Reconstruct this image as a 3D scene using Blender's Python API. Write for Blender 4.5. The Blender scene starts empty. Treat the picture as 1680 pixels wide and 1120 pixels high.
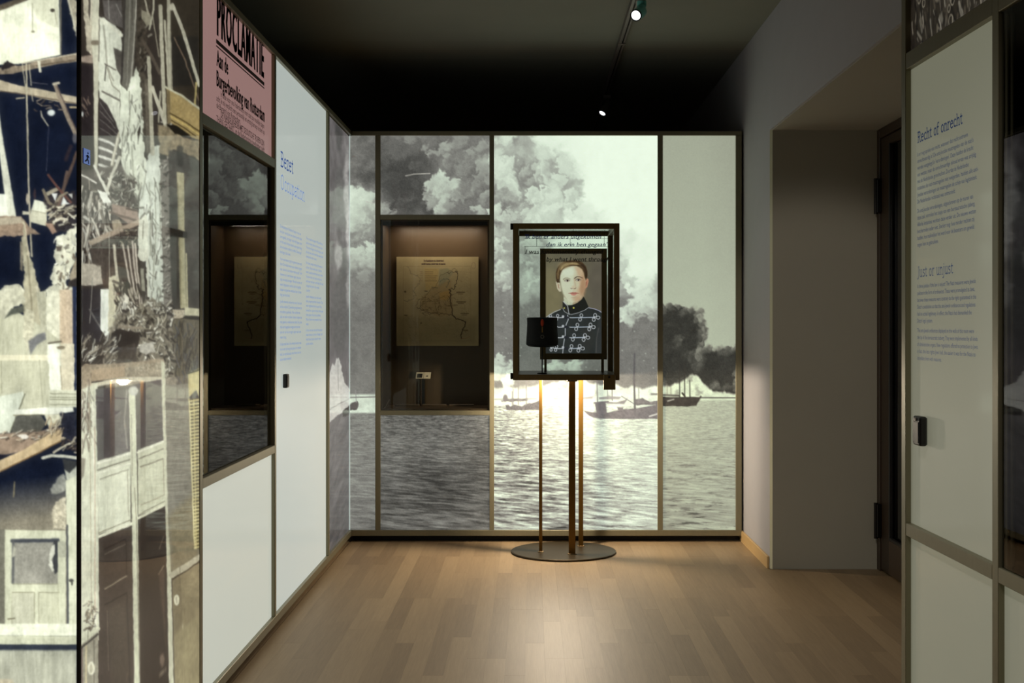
import bpy, bmesh, math, random
import numpy as np
from mathutils import Vector, Matrix
random.seed(7)
C = bpy.context.scene.collection
SC = bpy.context.scene
# ---------------------------------------------------------------- camera, world, lights, exposure
F, VX, VY, CH = 2075.0, 872.0, 534.0, 1.31          # focal in px, vanishing point, camera height
cam_d = bpy.data.cameras.new('camera'); cam = bpy.data.objects.new('camera', cam_d); C.objects.link(cam)
cam.location = (0, 0, CH); cam.rotation_euler = (math.pi/2, 0, 0)
cam_d.sensor_width = 36; cam_d.lens = F/1680*36
cam_d.shift_x = -(VX-840)/1680; cam_d.shift_y = -(560-VY)/1680
cam_d.clip_start = .05; cam_d.clip_end = 60
SC.camera = cam
SC.view_settings.view_transform = 'Standard'; SC.view_settings.look = 'None'
SC.view_settings.gamma = 1; SC.view_settings.use_curve_mapping = False
SC.view_settings.exposure = 0.0
w = bpy.data.worlds.new('world'); SC.world = w; w.use_nodes = True
w.node_tree.nodes['Background'].inputs[0].default_value = (.80, .85, 1, 1)
w.node_tree.nodes['Background'].inputs[1].default_value = .035

def lamp(name, kind, loc, aim=None, power=10, color=(1, 1, 1), size=.1, spot=60, blend=.5, size_y=None):
    d = bpy.data.lights.new(name, kind); d.energy = power; d.color = color
    if kind == 'AREA':
        d.size = size
        if size_y: d.shape = 'RECTANGLE'; d.size_y = size_y
    else: d.shadow_soft_size = size
    if kind == 'SPOT': d.spot_size = math.radians(spot); d.spot_blend = blend
    o = bpy.data.objects.new(name, d); C.objects.link(o); o.location = loc
    if aim: o.rotation_euler = (Vector(aim)-Vector(loc)).to_track_quat('-Z', 'Y').to_euler()
    return o
LW = (1, .94, .86)
lamp('unseen_fill_light', 'SPOT', (-.1, 2.0, 2.93), (-.1, 2.3, 0), 72, LW, .06, 112, .8)      # unseen downlights added to brighten the floor and room
lamp('unseen_fill_light', 'SPOT', (.15, 4.6, 2.93), (.15, 4.7, 0), 35, LW, .06, 104, .8)
lamp('track_light', 'SPOT', (.50, 6.12, 2.79), (.0, 5.0, 0), 26, (1, .97, .92), .03, 75, .8)   # the two heads of the ceiling track
lamp('track_light', 'SPOT', (.49, 9.0, 2.80), (.3, 10.5, 0), 10, (1, .97, .92), .03, 60, .6)
lamp('case_underlight', 'POINT', (.15, 7.215, 1.003), None, 72, (1, .84, .64), .030)         # the lamp under the glass box
lamp('niche_fill_light', 'SPOT', (-.3, 2.2, 2.85), (1.55, 6.8, 1.0), 135, (1, .93, .84), .10, 24, .45)  # unseen spot added to brighten the niche

# ---------------------------------------------------------------- helpers
def lin(c):
    c = np.asarray(c, float)
    return np.where(c <= .04045, c/12.92, ((c+.055)/1.055)**2.4)
def L3(r, g, b): return tuple(float(v) for v in lin(np.array([r, g, b])/255.))+(1,)
def P(x, y, Y): return Vector(((x-VX)/F*Y, Y, CH+(VY-y)/F*Y))
WL = {}
def wloc(o): return WL.get(o.name, Vector((0, 0, 0))) if o else Vector((0, 0, 0))
def place(o, loc, parent):
    loc = Vector(loc); WL[o.name] = loc; C.objects.link(o)
    if parent: o.parent = parent; o.location = loc-wloc(parent)
    else: o.location = loc
def tag(o, label=None, cat=None, group=None, kind=None):
    if label: o['label'] = label
    if cat: o['category'] = cat
    if group: o['group'] = group
    if kind: o['kind'] = kind
    return o
def thing(name, loc, label, cat, group=None, kind=None):
    o = bpy.data.objects.new(name, None); o.empty_display_size = .1; place(o, loc, None)
    return tag(o, label, cat, group, kind)
class MB:
    def __init__(s, T=None): s.v = []; s.f = []; s.T = T; s.sm = []
    def add(s, vs, fs, smooth=False):
        b = len(s.v)
        for p in vs:
            p = Vector(p); s.v.append(Vector(s.T(*p)) if s.T else p)
        for f in fs: s.f.append([b+i for i in f]); s.sm.append(smooth)
        return s
    def box(s, x0, x1, y0, y1, z0, z1, bv=0):
        if bv <= 0:
            return s.add([(x0,y0,z0),(x1,y0,z0),(x1,y1,z0),(x0,y1,z0),(x0,y0,z1),(x1,y0,z1),(x1,y1,z1),(x0,y1,z1)],
                  [(0,3,2,1),(4,5,6,7),(0,1,5,4),(1,2,6,5),(2,3,7,6),(3,0,4,7)])
        bm = bmesh.new(); bmesh.ops.create_cube(bm, size=1)
        for v in bm.verts:
            v.co = Vector(((x0+x1)/2+v.co.x*(x1-x0), (y0+y1)/2+v.co.y*(y1-y0), (z0+z1)/2+v.co.z*(z1-z0)))
        bmesh.ops.bevel(bm, geom=bm.edges[:], offset=bv, segments=1, affect='EDGES')
        bm.verts.index_update()
        s.add([v.co.copy() for v in bm.verts], [[v.index for v in f.verts] for f in bm.faces]); bm.free()
        return s
    def cyl(s, p0, p1, r0, r1=None, n=24, cap=True):
        return s.tube([(p0, r0), (p1, r0 if r1 is None else r1)], n, cap)
    def tube(s, rings, n=24, cap=True, sx=1.0, side=None):
        """rings: [(centre, radius)], one axis direction per neighbour"""
        ps = [Vector(p) for p, r in rings]; vs = []; fs = []
        for i, (p, r) in enumerate(rings):
            a = ps[min(i+1, len(ps)-1)]-ps[max(i-1, 0)]
            if a.length < 1e-9: a = ps[-1]-ps[0]
            a.normalize()
            if i and a.dot(pa) < 0: a = -a
            pa = a.copy()
            u = (Vector(side) if side else (Vector((0, 0, 1)) if abs(a.z) < .9 else Vector((1, 0, 0))))
            u = (u-a*u.dot(a)).normalized(); t = a.cross(u)
            for k in range(n):
                q = 2*math.pi*k/n
                vs.append(ps[i]+u*math.cos(q)*r*sx+t*math.sin(q)*r)
        for i in range(len(rings)-1):
            for k in range(n):
                k2 = (k+1) % n
                fs.append((i*n+k, i*n+k2, (i+1)*n+k2, (i+1)*n+k))
        s.add(vs, fs, True)
        if cap:
            s.add(vs[:n], [list(range(n))[::-1]]); s.add(vs[-n:], [list(range(n))])
        return s
    def build(s, name, mat, parent=None, origin=None):
        c = Vector(origin) if origin is not None else sum(s.v, Vector())/len(s.v)
        me = bpy.data.meshes.new(name); me.from_pydata([tuple(p-c) for p in s.v], [], s.f)
        me.polygons.foreach_set('use_smooth', s.sm); me.update()
        if mat: me.materials.append(mat)
        o = bpy.data.objects.new(name, me); place(o, c, parent); return o
def struct(o): o['kind'] = 'structure'; return o

# ---------------------------------------------------------------- materials
def newmat(name):
    m = bpy.data.materials.new(name); m.use_nodes = True
    nt = m.node_tree; return m, nt, nt.nodes['Principled BSDF'], nt.nodes, nt.links
def mat(name, col, rough=.5, metal=0, var=.12, scale=30, stretch=(1, 1, 1), bump=0, emit=None, es=0, spec=.5):
    m, nt, b, N, K = newmat(name)
    tc = N.new('ShaderNodeTexCoord'); mp = N.new('ShaderNodeMapping'); mp.inputs['Scale'].default_value = stretch
    K.new(tc.outputs['Object'], mp.inputs[0])
    n = N.new('ShaderNodeTexNoise'); n.inputs['Scale'].default_value = scale; n.inputs['Detail'].default_value = 4
    K.new(mp.outputs[0], n.inputs['Vector'])
    mx = N.new('ShaderNodeMix'); mx.data_type = 'RGBA'; K.new(n.outputs['Fac'], mx.inputs[0])
    c = L3(*col)
    mx.inputs[6].default_value = tuple(min(1, v*(1-var)) for v in c[:3])+(1,)
    mx.inputs[7].default_value = tuple(min(1, v*(1+var)) for v in c[:3])+(1,)
    K.new(mx.outputs[2], b.inputs['Base Color'])
    b.inputs['Roughness'].default_value = rough; b.inputs['Metallic'].default_value = metal
    b.inputs['Specular IOR Level'].default_value = spec
    if bump:
        bp = N.new('ShaderNodeBump'); bp.inputs['Strength'].default_value = bump; bp.inputs['Distance'].default_value = .003
        K.new(n.outputs['Fac'], bp.inputs['Height']); K.new(bp.outputs[0], b.inputs['Normal'])
    if emit:
        b.inputs['Emission Color'].default_value = L3(*emit); b.inputs['Emission Strength'].default_value = es
    return m
def print_mat(name, E=1.0, alb=.28, coat=.5):
    """backlit glass-faced print: the picture is a colour attribute of the sheet"""
    m, nt, b, N, K = newmat(name)
    a = N.new('ShaderNodeAttribute'); a.attribute_name = 'print'
    K.new(a.outputs['Color'], b.inputs['Emission Color']); b.inputs['Emission Strength'].default_value = E
    h = N.new('ShaderNodeMix'); h.data_type = 'RGBA'; h.blend_type = 'MULTIPLY'; h.inputs[0].default_value = 1
    K.new(a.outputs['Color'], h.inputs[6]); h.inputs[7].default_value = (alb, alb, alb, 1)
    K.new(h.outputs[2], b.inputs['Base Color']); b.inputs['Roughness'].default_value = .6
    b.inputs['Specular IOR Level'].default_value = .15
    b.inputs['Coat Weight'].default_value = coat; b.inputs['Coat Roughness'].default_value = .015; b.inputs['Coat IOR'].default_value = 1.5
    return m
def glass_mat(name, tint=(.93, .95, .94), ior=1.5, k=1.0, rough=.005):
    m, nt, b, N, K = newmat(name); N.remove(b)
    out = N['Material Output']; t = N.new('ShaderNodeBsdfTransparent'); t.inputs[0].default_value = tint+(1,)
    g = N.new('ShaderNodeBsdfGlossy'); g.inputs['Roughness'].default_value = rough
    fr = N.new('ShaderNodeFresnel'); fr.inputs[0].default_value = ior
    mu = N.new('ShaderNodeMath'); mu.operation = 'MULTIPLY'; mu.inputs[1].default_value = k; K.new(fr.outputs[0], mu.inputs[0])
    mx = N.new('ShaderNodeMixShader'); K.new(mu.outputs[0], mx.inputs[0]); K.new(t.outputs[0], mx.inputs[1]); K.new(g.outputs[0], mx.inputs[2])
    K.new(mx.outputs[0], out.inputs[0]); return m
def wood_mat(name, dark, light, rough=.50):
    m, nt, b, N, K = newmat(name)
    tc = N.new('ShaderNodeTexCoord'); oi = N.new('ShaderNodeObjectInfo')
    ad = N.new('ShaderNodeVectorMath'); ad.operation = 'MULTIPLY_ADD'
    K.new(oi.outputs['Random'], ad.inputs[0]); ad.inputs[1].default_value = (13, 31, 7); K.new(tc.outputs['Object'], ad.inputs[2])
    mp = N.new('ShaderNodeMapping'); mp.inputs['Scale'].default_value = (70, 3.2, 30); K.new(ad.outputs[0], mp.inputs[0])
    n = N.new('ShaderNodeTexNoise'); n.inputs['Scale'].default_value = 1; n.inputs['Detail'].default_value = 5; n.inputs['Roughness'].default_value = .6
    K.new(mp.outputs[0], n.inputs['Vector'])
    mp2 = N.new('ShaderNodeMapping'); mp2.inputs['Scale'].default_value = (300, 9, 30); K.new(ad.outputs[0], mp2.inputs[0])
    n2 = N.new('ShaderNodeTexNoise'); n2.inputs['Scale'].default_value = 1; n2.inputs['Detail'].default_value = 2
    K.new(mp2.outputs[0], n2.inputs['Vector'])
    r = N.new('ShaderNodeMath'); r.operation = 'MULTIPLY'; r.inputs[1].default_value = .40; K.new(oi.outputs['Random'], r.inputs[0])
    s = N.new('ShaderNodeMath'); s.operation = 'MULTIPLY_ADD'; s.inputs[1].default_value = .45; K.new(n.outputs['Fac'], s.inputs[0]); K.new(r.outputs[0], s.inputs[2])
    s2 = N.new('ShaderNodeMath'); s2.operation = 'MULTIPLY_ADD'; s2.inputs[1].default_value = .34; K.new(n2.outputs['Fac'], s2.inputs[0]); K.new(s.outputs[0], s2.inputs[2])
    s3 = N.new('ShaderNodeMath'); s3.operation = 'SUBTRACT'; s3.inputs[1].default_value = .10; K.new(s2.outputs[0], s3.inputs[0]); s3.use_clamp = True
    mx = N.new('ShaderNodeMix'); mx.data_type = 'RGBA'; K.new(s3.outputs[0], mx.inputs[0])
    mx.inputs[6].default_value = L3(*dark); mx.inputs[7].default_value = L3(*light)
    K.new(mx.outputs[2], b.inputs['Base Color']); b.inputs['Roughness'].default_value = rough
    bp = N.new('ShaderNodeBump'); bp.inputs['Strength'].default_value = .12; bp.inputs['Distance'].default_value = .002
    K.new(n2.outputs['Fac'], bp.inputs['Height']); K.new(bp.outputs[0], b.inputs['Normal'])
    return m
M = dict(
  oak=wood_mat('oiled_oak', (108, 88, 64), (166, 142, 108)),
  skirt=wood_mat('pale_oak', (176, 142, 92), (205, 172, 120), .45),
  wall=mat('grey_plaster', (168, 165, 168), .85, 0, .04, 8),
  bead=mat('cream_corner_bead', (190, 188, 160), .7, 0, .03, 6),
  reveal=mat('niche_paint', (158, 153, 138), .8, 0, .03, 6),
  ceil=mat('dark_ceiling_paint', (124, 124, 112), .9, 0, .08, 3),
  dark=mat('dark_lining', (26, 22, 18), .7, 0, .1, 20),
  black=mat('black_plastic', (16, 15, 14), .4, 0, .1, 60),
  bronze=mat('brushed_bronze_frame', (130, 124, 100), .42, .4, .10, 14, (6, 6, .6)),
  stand=mat('dark_bronze_steel', (104, 84, 48), .42, .45, .15, 12, (8, 8, .6)),
  pole=mat('gilded_bronze_pole', (118, 88, 40), .34, .8, .12, 12, (8, 8, .6)),
  base=mat('dark_bronze_base', (62, 50, 30), .42, .6, .12, 12),
  stand_dark=mat('dark_bronze_tray', (66, 54, 50), .3, .6, .12, 18),
  casein=mat('brown_case_lining', (76, 60, 40), .42, .1, .08, 10),
  door=mat('dark_walnut_door', (52, 38, 24), .5, 0, .25, 10, (20, 20, 1)),
  teal=mat('teal_lit_body', (120, 212, 202), .35, .2, .05, 10),  # teal cast of the light put into the lamp body colour
  track=mat('grey_track_metal', (120, 112, 104), .5, .3, .06, 10),
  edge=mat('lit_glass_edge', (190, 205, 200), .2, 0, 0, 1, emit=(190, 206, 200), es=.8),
  white=mat('frosted_white_glass', (205, 210, 200), .35, 0, .02, 3),
  felt=mat('black_felt', (12, 10, 12), .8, 0, .2, 90, bump=.3),
  gold=mat('gilt_cord', (170, 120, 50), .4, .7, .1, 90),
  plume=mat('orange_plume', (190, 60, 20), .8, 0, .2, 120),
  card=mat('cream_card', (222, 208, 178), .7, 0, .05, 60),
  hardware=mat('black_hinge_metal', (22, 18, 14), .4, .6, .1, 30),
  lens=mat('lamp_lens', (250, 250, 255), .3, 0, .0, 90, emit=(250, 250, 255), es=1.6),
  under=mat('underlight_lens', (255, 230, 180), .3, 0, 0, 1, emit=(255, 225, 170), es=8),
  strip=mat('case_strip_light', (255, 200, 160), .4, 0, 0, 1, emit=(255, 196, 150), es=2.2),
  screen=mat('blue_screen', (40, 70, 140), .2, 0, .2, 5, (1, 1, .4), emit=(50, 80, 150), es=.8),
  glass=glass_mat('clear_glass'), casegl=glass_mat('case_glass', (.95, .97, .96), 1.45, .45),
  doorgl=glass_mat('dim_door_glass', (.75, .74, .78), 1.5),
  ink_blue=mat('blue_ink', (34, 78, 150), .5, 0, .02, 3, emit=(34, 84, 165), es=.5),
  ink_light=mat('light_blue_ink', (96, 130, 190), .5, 0, .02, 3, emit=(110, 145, 205), es=.55),
  ink_body=mat('body_text_ink', (66, 84, 136), .5, 0, .02, 3, emit=(60, 76, 112), es=.3),
  ink_head=mat('blue_heading_ink', (24, 58, 112), .5, 0, .02, 3, emit=(20, 52, 104), es=.3),
  ink_maroon=mat('maroon_ink', (62, 28, 30), .7, 0, .02, 3),
  ink_quote=mat('dark_blue_vinyl', (20, 34, 84), .5, 0, .02, 3, emit=(14, 26, 66), es=.5),
  ink_black=mat('black_vinyl', (14, 14, 16), .6, 0, .02, 3),
)
# plain backlit sheets (frosted glass with a lamp behind it)
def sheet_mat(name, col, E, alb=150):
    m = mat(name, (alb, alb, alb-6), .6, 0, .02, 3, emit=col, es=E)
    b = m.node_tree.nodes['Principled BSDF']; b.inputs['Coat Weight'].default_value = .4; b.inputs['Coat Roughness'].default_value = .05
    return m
M['sheet_left'] = sheet_mat('backlit_cool_white', (198, 208, 202), .80)
M['sheet_low'] = sheet_mat('backlit_white_low', (202, 208, 196), .82)
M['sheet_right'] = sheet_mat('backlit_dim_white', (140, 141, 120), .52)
M['sheet_pink'] = sheet_mat('pink_paper', (178, 138, 134), .66, 110)
bs = M['sheet_pink'].node_tree.nodes['Principled BSDF']; bs.inputs['Coat Weight'].default_value = .3

# ---------------------------------------------------------------- painting of the flat prints (plain numpy, kept as colour attributes)
rng = np.random.default_rng(5)
TAB = rng.random((8, 256, 256)).astype(np.float32)
def vnoise(x, y, k=0):
    x = np.asarray(x, np.float32); y = np.asarray(y, np.float32)
    xi = np.floor(x).astype(int); yi = np.floor(y).astype(int); fx = x-xi; fy = y-yi
    fx = fx*fx*(3-2*fx); fy = fy*fy*(3-2*fy); t = TAB[k % 8]; a = xi & 255; b = yi & 255; a1 = (xi+1) & 255; b1 = (yi+1) & 255
    return (t[b, a]*(1-fx)+t[b, a1]*fx)*(1-fy)+(t[b1, a]*(1-fx)+t[b1, a1]*fx)*fy
def fbm(x, y, o=5, k=0, g=.5, billow=False):
    s = 0; a = 1; tot = 0
    for i in range(o):
        n = vnoise(x*2**i+17*i, y*2**i+9*i, k+i)
        if billow: n = 1-abs(2*n-1)
        s = s+a*n; tot += a; a *= g
    return s/tot
class Canvas:
    """colour field over photo-pixel-like units; x0..x1, y0..y1, s samples per unit"""
    def __init__(c, x0, y0, x1, y1, s=1.0, bg=(60, 60, 60)):
        c.x0, c.y0, c.s = x0, y0, s
        c.w = int((x1-x0)*s)+1; c.h = int((y1-y0)*s)+1
        c.a = np.empty((c.h, c.w, 3), np.float32); c.a[:] = np.array(bg)
        c.Y, c.X = np.mgrid[0:c.h, 0:c.w].astype(np.float32); c.X = c.X/s+x0; c.Y = c.Y/s+y0
    def win(c, xa, ya, xb, yb):
        i0 = max(0, int((xa-c.x0)*c.s)); i1 = min(c.w, int((xb-c.x0)*c.s)+2)
        j0 = max(0, int((ya-c.y0)*c.s)); j1 = min(c.h, int((yb-c.y0)*c.s)+2)
        return slice(j0, max(j0, j1)), slice(i0, max(i0, i1))
    def put(c, w, col, m, tex=0, k=0, ts=.25):
        col = np.array(col, np.float32)
        if tex:
            n = fbm(c.X[w]*ts, c.Y[w]*ts, 4, k)-.5
            col = col*(1+tex*n[..., None]*2)
        c.a[w] = c.a[w]*(1-m[..., None])+col*m[..., None]
    def poly(c, pts, col, fe=1.2, al=1, tex=.12, k=0, ts=.25, rag=0):
        p = np.array(pts, np.float32); w = c.win(p[:, 0].min()-fe-rag, p[:, 1].min()-fe-rag, p[:, 0].max()+fe+rag, p[:, 1].max()+fe+rag)
        X = c.X[w]; Y = c.Y[w]
        if X.size == 0: return
        if rag: X, Y = X+rag*2*(fbm(X*.13, Y*.13, 3, k+1)-.5), Y+rag*2*(fbm(X*.13, Y*.13, 3, k+2)-.5)
        d = np.full(X.shape, 1e9, np.float32); ins = np.zeros(X.shape, bool)
        for i in range(len(p)):
            a = p[i]; b = p[(i+1) % len(p)]; e = b-a; L = float(e@e)+1e-9
            t = np.clip(((X-a[0])*e[0]+(Y-a[1])*e[1])/L, 0, 1)
            d = np.minimum(d, np.hypot(X-a[0]-t*e[0], Y-a[1]-t*e[1]))
            cr = ((a[1] > Y) != (b[1] > Y)) & (X < (b[0]-a[0])*(Y-a[1])/(b[1]-a[1]+1e-9)+a[0])
            ins ^= cr
        sd = np.where(ins, d, -d); m = np.clip(sd/fe+.5, 0, 1)*al
        c.put(w, col, m, tex, k, ts)
    def line(c, pts, wd, col, fe=.8, al=1, tex=.1, w2=None):
        p = np.array(pts, np.float32); r = max(wd, w2 or 0)/2+fe
        w = c.win(p[:, 0].min()-r, p[:, 1].min()-r, p[:, 0].max()+r, p[:, 1].max()+r); X = c.X[w]; Y = c.Y[w]
        if X.size == 0: return
        m = np.zeros(X.shape, np.float32); n = len(p)-1
        for i in range(n):
            a = p[i]; e = p[i+1]-a; L = float(e@e)+1e-9
            t = np.clip(((X-a[0])*e[0]+(Y-a[1])*e[1])/L, 0, 1)
            hw = wd/2 if w2 is None else (wd+(w2-wd)*(i+t)/n)/2
            m = np.maximum(m, np.clip((hw-np.hypot(X-a[0]-t*e[0], Y-a[1]-t*e[1]))/fe+.5, 0, 1))
        c.put(w, col, m*al, tex)
    def blob(c, x, y, rx, ry, col, soft=.5, al=1, tex=0, warp=0, k=0):
        R = 1+soft; w = c.win(x-rx*R-warp, y-ry*R-warp, x+rx*R+warp, y+ry*R+warp); X = c.X[w]; Y = c.Y[w]
        if X.size == 0: return
        if warp:
            X, Y = X+warp*2*(fbm(X*.06, Y*.06, 4, k)-.5), Y+warp*2*(fbm(X*.06+50, Y*.06, 4, k+1)-.5)
        d = np.hypot((X-x)/rx, (Y-y)/ry); m = np.clip((1+soft/2-d)/soft, 0, 1); m = m*m*(3-2*m)
        c.put(w, col, m*al, tex, k)
    def ring(c, x, y, r, wd, col, ry=None):
        t = np.linspace(0, 2*np.pi, 14); c.line(list(zip(x+r*np.cos(t), y+(ry or r)*np.sin(t))), wd, col, .6)
    def debris(c, x0, y0, x1, y1, n, cols, lmin=4, lmax=16, wmin=1, wmax=4, ang=None, seed=1):
        r = np.random.default_rng(seed)
        for i in range(n):
            x = r.uniform(x0, x1); y = r.uniform(y0, y1); L = r.uniform(lmin, lmax); a = r.uniform(0, np.pi) if ang is None else r.normal(ang, .35)
            col = cols[r.integers(len(cols))]; wd = r.uniform(wmin, wmax)
            x2, y2 = x+L*np.cos(a), y+L*np.sin(a)*1.2; xm, ym = (x+x2)/2+r.normal(0, L*.08), (y+y2)/2+r.normal(0, L*.08)
            c.line([(x+.9, y+1.1), (xm+.9, ym+1.1), (x2+.9, y2+1.1)], wd, (34, 30, 28), 1.6, .55, 0)
            c.line([(x, y), (xm, ym), (x2, y2)], wd, np.array(col)*r.uniform(.8, 1.12), 1.2, .9, .1, wd*r.uniform(.4, 1.2))
    def sample(c, x, y):
        u = (np.asarray(x)-c.x0)*c.s; v = (np.asarray(y)-c.y0)*c.s
        def refl(t, n):
            t = np.abs(t); t = np.mod(t, 2*(n-1)); return np.where(t > n-1, 2*(n-1)-t, t)
        u = refl(u, c.w); v = refl(v, c.h)
        i = np.minimum(u.astype(int), c.w-2); j = np.minimum(v.astype(int), c.h-2); fu = (u-i)[..., None]; fv = (v-j)[..., None]
        a = c.a
        return (a[j, i]*(1-fu)+a[j, i+1]*fu)*(1-fv)+(a[j+1, i]*(1-fu)+a[j+1, i+1]*fu)*fv
def aged(c, k=1.0):
    """turns flat cut-out shapes into something like an old enlarged photograph: wobbly edges, mottling, soft focus, faded colour"""
    dx = .7*k*(fbm(c.X*.11, c.Y*.11, 3, 1)-.5)*2; dy = .7*k*(fbm(c.X*.11+30, c.Y*.11, 3, 2)-.5)*2
    c.a = c.sample(c.X+dx, c.Y+dy).astype(np.float32)
    g = c.a.mean(-1, keepdims=True); c.a = g+(c.a-g)*.92
    mo = 1+.24*(fbm(c.X*.035, c.Y*.02, 4, 4)-.5)+.15*(fbm(c.X*.22, c.Y*.12, 4, 6, .6)-.5)
    li = np.clip(g[..., 0]/150, .3, 1)
    rel = (fbm(c.X*.30, c.Y*.16, 4, 0, .65, True)-fbm(c.X*.30-.35, c.Y*.16-.3, 4, 0, .65, True))*120*li
    c.a = c.a*mo[..., None]+rel[..., None]*.16*k
    wf = np.clip((g[..., 0]-120)/60, 0, 1)*(fbm(c.X*.35, c.Y*.05, 4, 5, .6)-.5)*34          # faint vertical runs in the pale plaster
    c.a += wf[..., None]; c.a = 110+(c.a-110)*1.13
    b = c.a.copy()
    for ax in (0, 1): b = .18*np.roll(b, 1, ax)+.64*b+.18*np.roll(b, -1, ax)
    gl = b[::4, ::4]
    for q in range(6):
        for ax in (0, 1): gl = .25*np.roll(gl, 1, ax)+.5*gl+.25*np.roll(gl, -1, ax)
    t = Canvas.__new__(Canvas); t.a = gl; t.x0, t.y0, t.s, t.w, t.h = c.x0, c.y0, c.s/4, gl.shape[1], gl.shape[0]
    c.a = (b*.86+t.sample(c.X, c.Y)*.18).astype(np.float32); return c
def axis(a, b, fine, lo=None, hi=None, coarse=None):
    """coordinates from a to b, spacing fine inside lo..hi and coarse outside"""
    out = [a]; t = a; sg = 1 if b > a else -1
    while (b-t)*sg > 1e-9:
        st = fine if lo is None or (lo <= t <= hi) else coarse
        t = t+sg*st
        if (b-t)*sg < st*.3: t = b
        out.append(t)
    return np.array(out)
def print_sheet(name, U, V, to3, topx, canvas, E, material, parent, thick=None):
    """a printed sheet: rectangular grid over U x V in its own plane"""
    uu, vv = np.meshgrid(U, V); x, y, z = to3(uu, vv); px, py = topx(x, y, z)
    col = lin(np.clip(canvas.sample(px, py)/255., 0, 1))/E
    nv, nu = uu.shape; n = nu*nv
    co = np.stack([x, y, z], -1).reshape(-1, 3); c = co.mean(0)
    me = bpy.data.meshes.new(name); me.vertices.add(n); me.vertices.foreach_set('co', (co-c).astype(np.float32).ravel())
    i = np.arange(n).reshape(nv, nu); q = np.stack([i[:-1, :-1], i[:-1, 1:], i[1:, 1:], i[1:, :-1]], -1).reshape(-1, 4)
    me.loops.add(q.size); me.loops.foreach_set('vertex_index', q.ravel().astype(np.int32))
    me.polygons.add(len(q)); me.polygons.foreach_set('loop_start', np.arange(0, q.size, 4, dtype=np.int32))
    me.update(calc_edges=True); me.validate()
    at = me.attributes.new('print', 'FLOAT_COLOR', 'POINT')
    at.data.foreach_set('color', np.concatenate([col.reshape(-1, 3), np.ones((n, 1))], 1).astype(np.float32).ravel())
    me.materials.append(material)
    o = bpy.data.objects.new(name, me); place(o, Vector(c), parent); return o
def topx(x, y, z): return VX+x/y*F, VY-(z-CH)/y*F
# text: queued, then converted to meshes in one go
TQ = []
def text(s, to3, u, v, width, size, mt, parent, name='lettering', shear=0, bold=0, spacing=1.0, capfit=None):
    TQ.append((s, to3, u, v, width, size, mt, parent, name, shear, bold, spacing))
def flush_text():
    obs = []
    for q in TQ:
        cu = bpy.data.curves.new('t', 'FONT'); cu.body = q[0]; cu.size = 1; cu.resolution_u = 2; cu.offset = q[10]; cu.space_character = q[11]; cu.shear = q[9]
        o = bpy.data.objects.new('t', cu); C.objects.link(o); obs.append(o)
    dg = bpy.context.evaluated_depsgraph_get(); dg.update()
    acc = {}
    for q, o in zip(TQ, obs):
        me = bpy.data.meshes.new_from_object(o.evaluated_get(dg))
        co = np.empty(len(me.vertices)*3, np.float32); me.vertices.foreach_get('co', co); co = co.reshape(-1, 3)
        x0 = co[:, 0].min(); x1 = co[:, 0].max(); sx = q[4]/(x1-x0) if q[4] else q[5]
        key = (q[8], q[7].name); m = acc.setdefault(key, (MB(), q[6], q[7]))[0]
        T = q[1]
        m.add([T(q[2]+(p[0]-x0)*sx, q[3]+p[1]*q[5]) for p in co], [list(f.vertices) for f in me.polygons])
        bpy.data.meshes.remove(me)
    for o in obs:
        d = o.data; bpy.data.objects.remove(o); bpy.data.curves.remove(d)
    for (nm, _), (m, mt, par) in acc.items(): m.build(nm.split('|')[0], mt, par)
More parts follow.
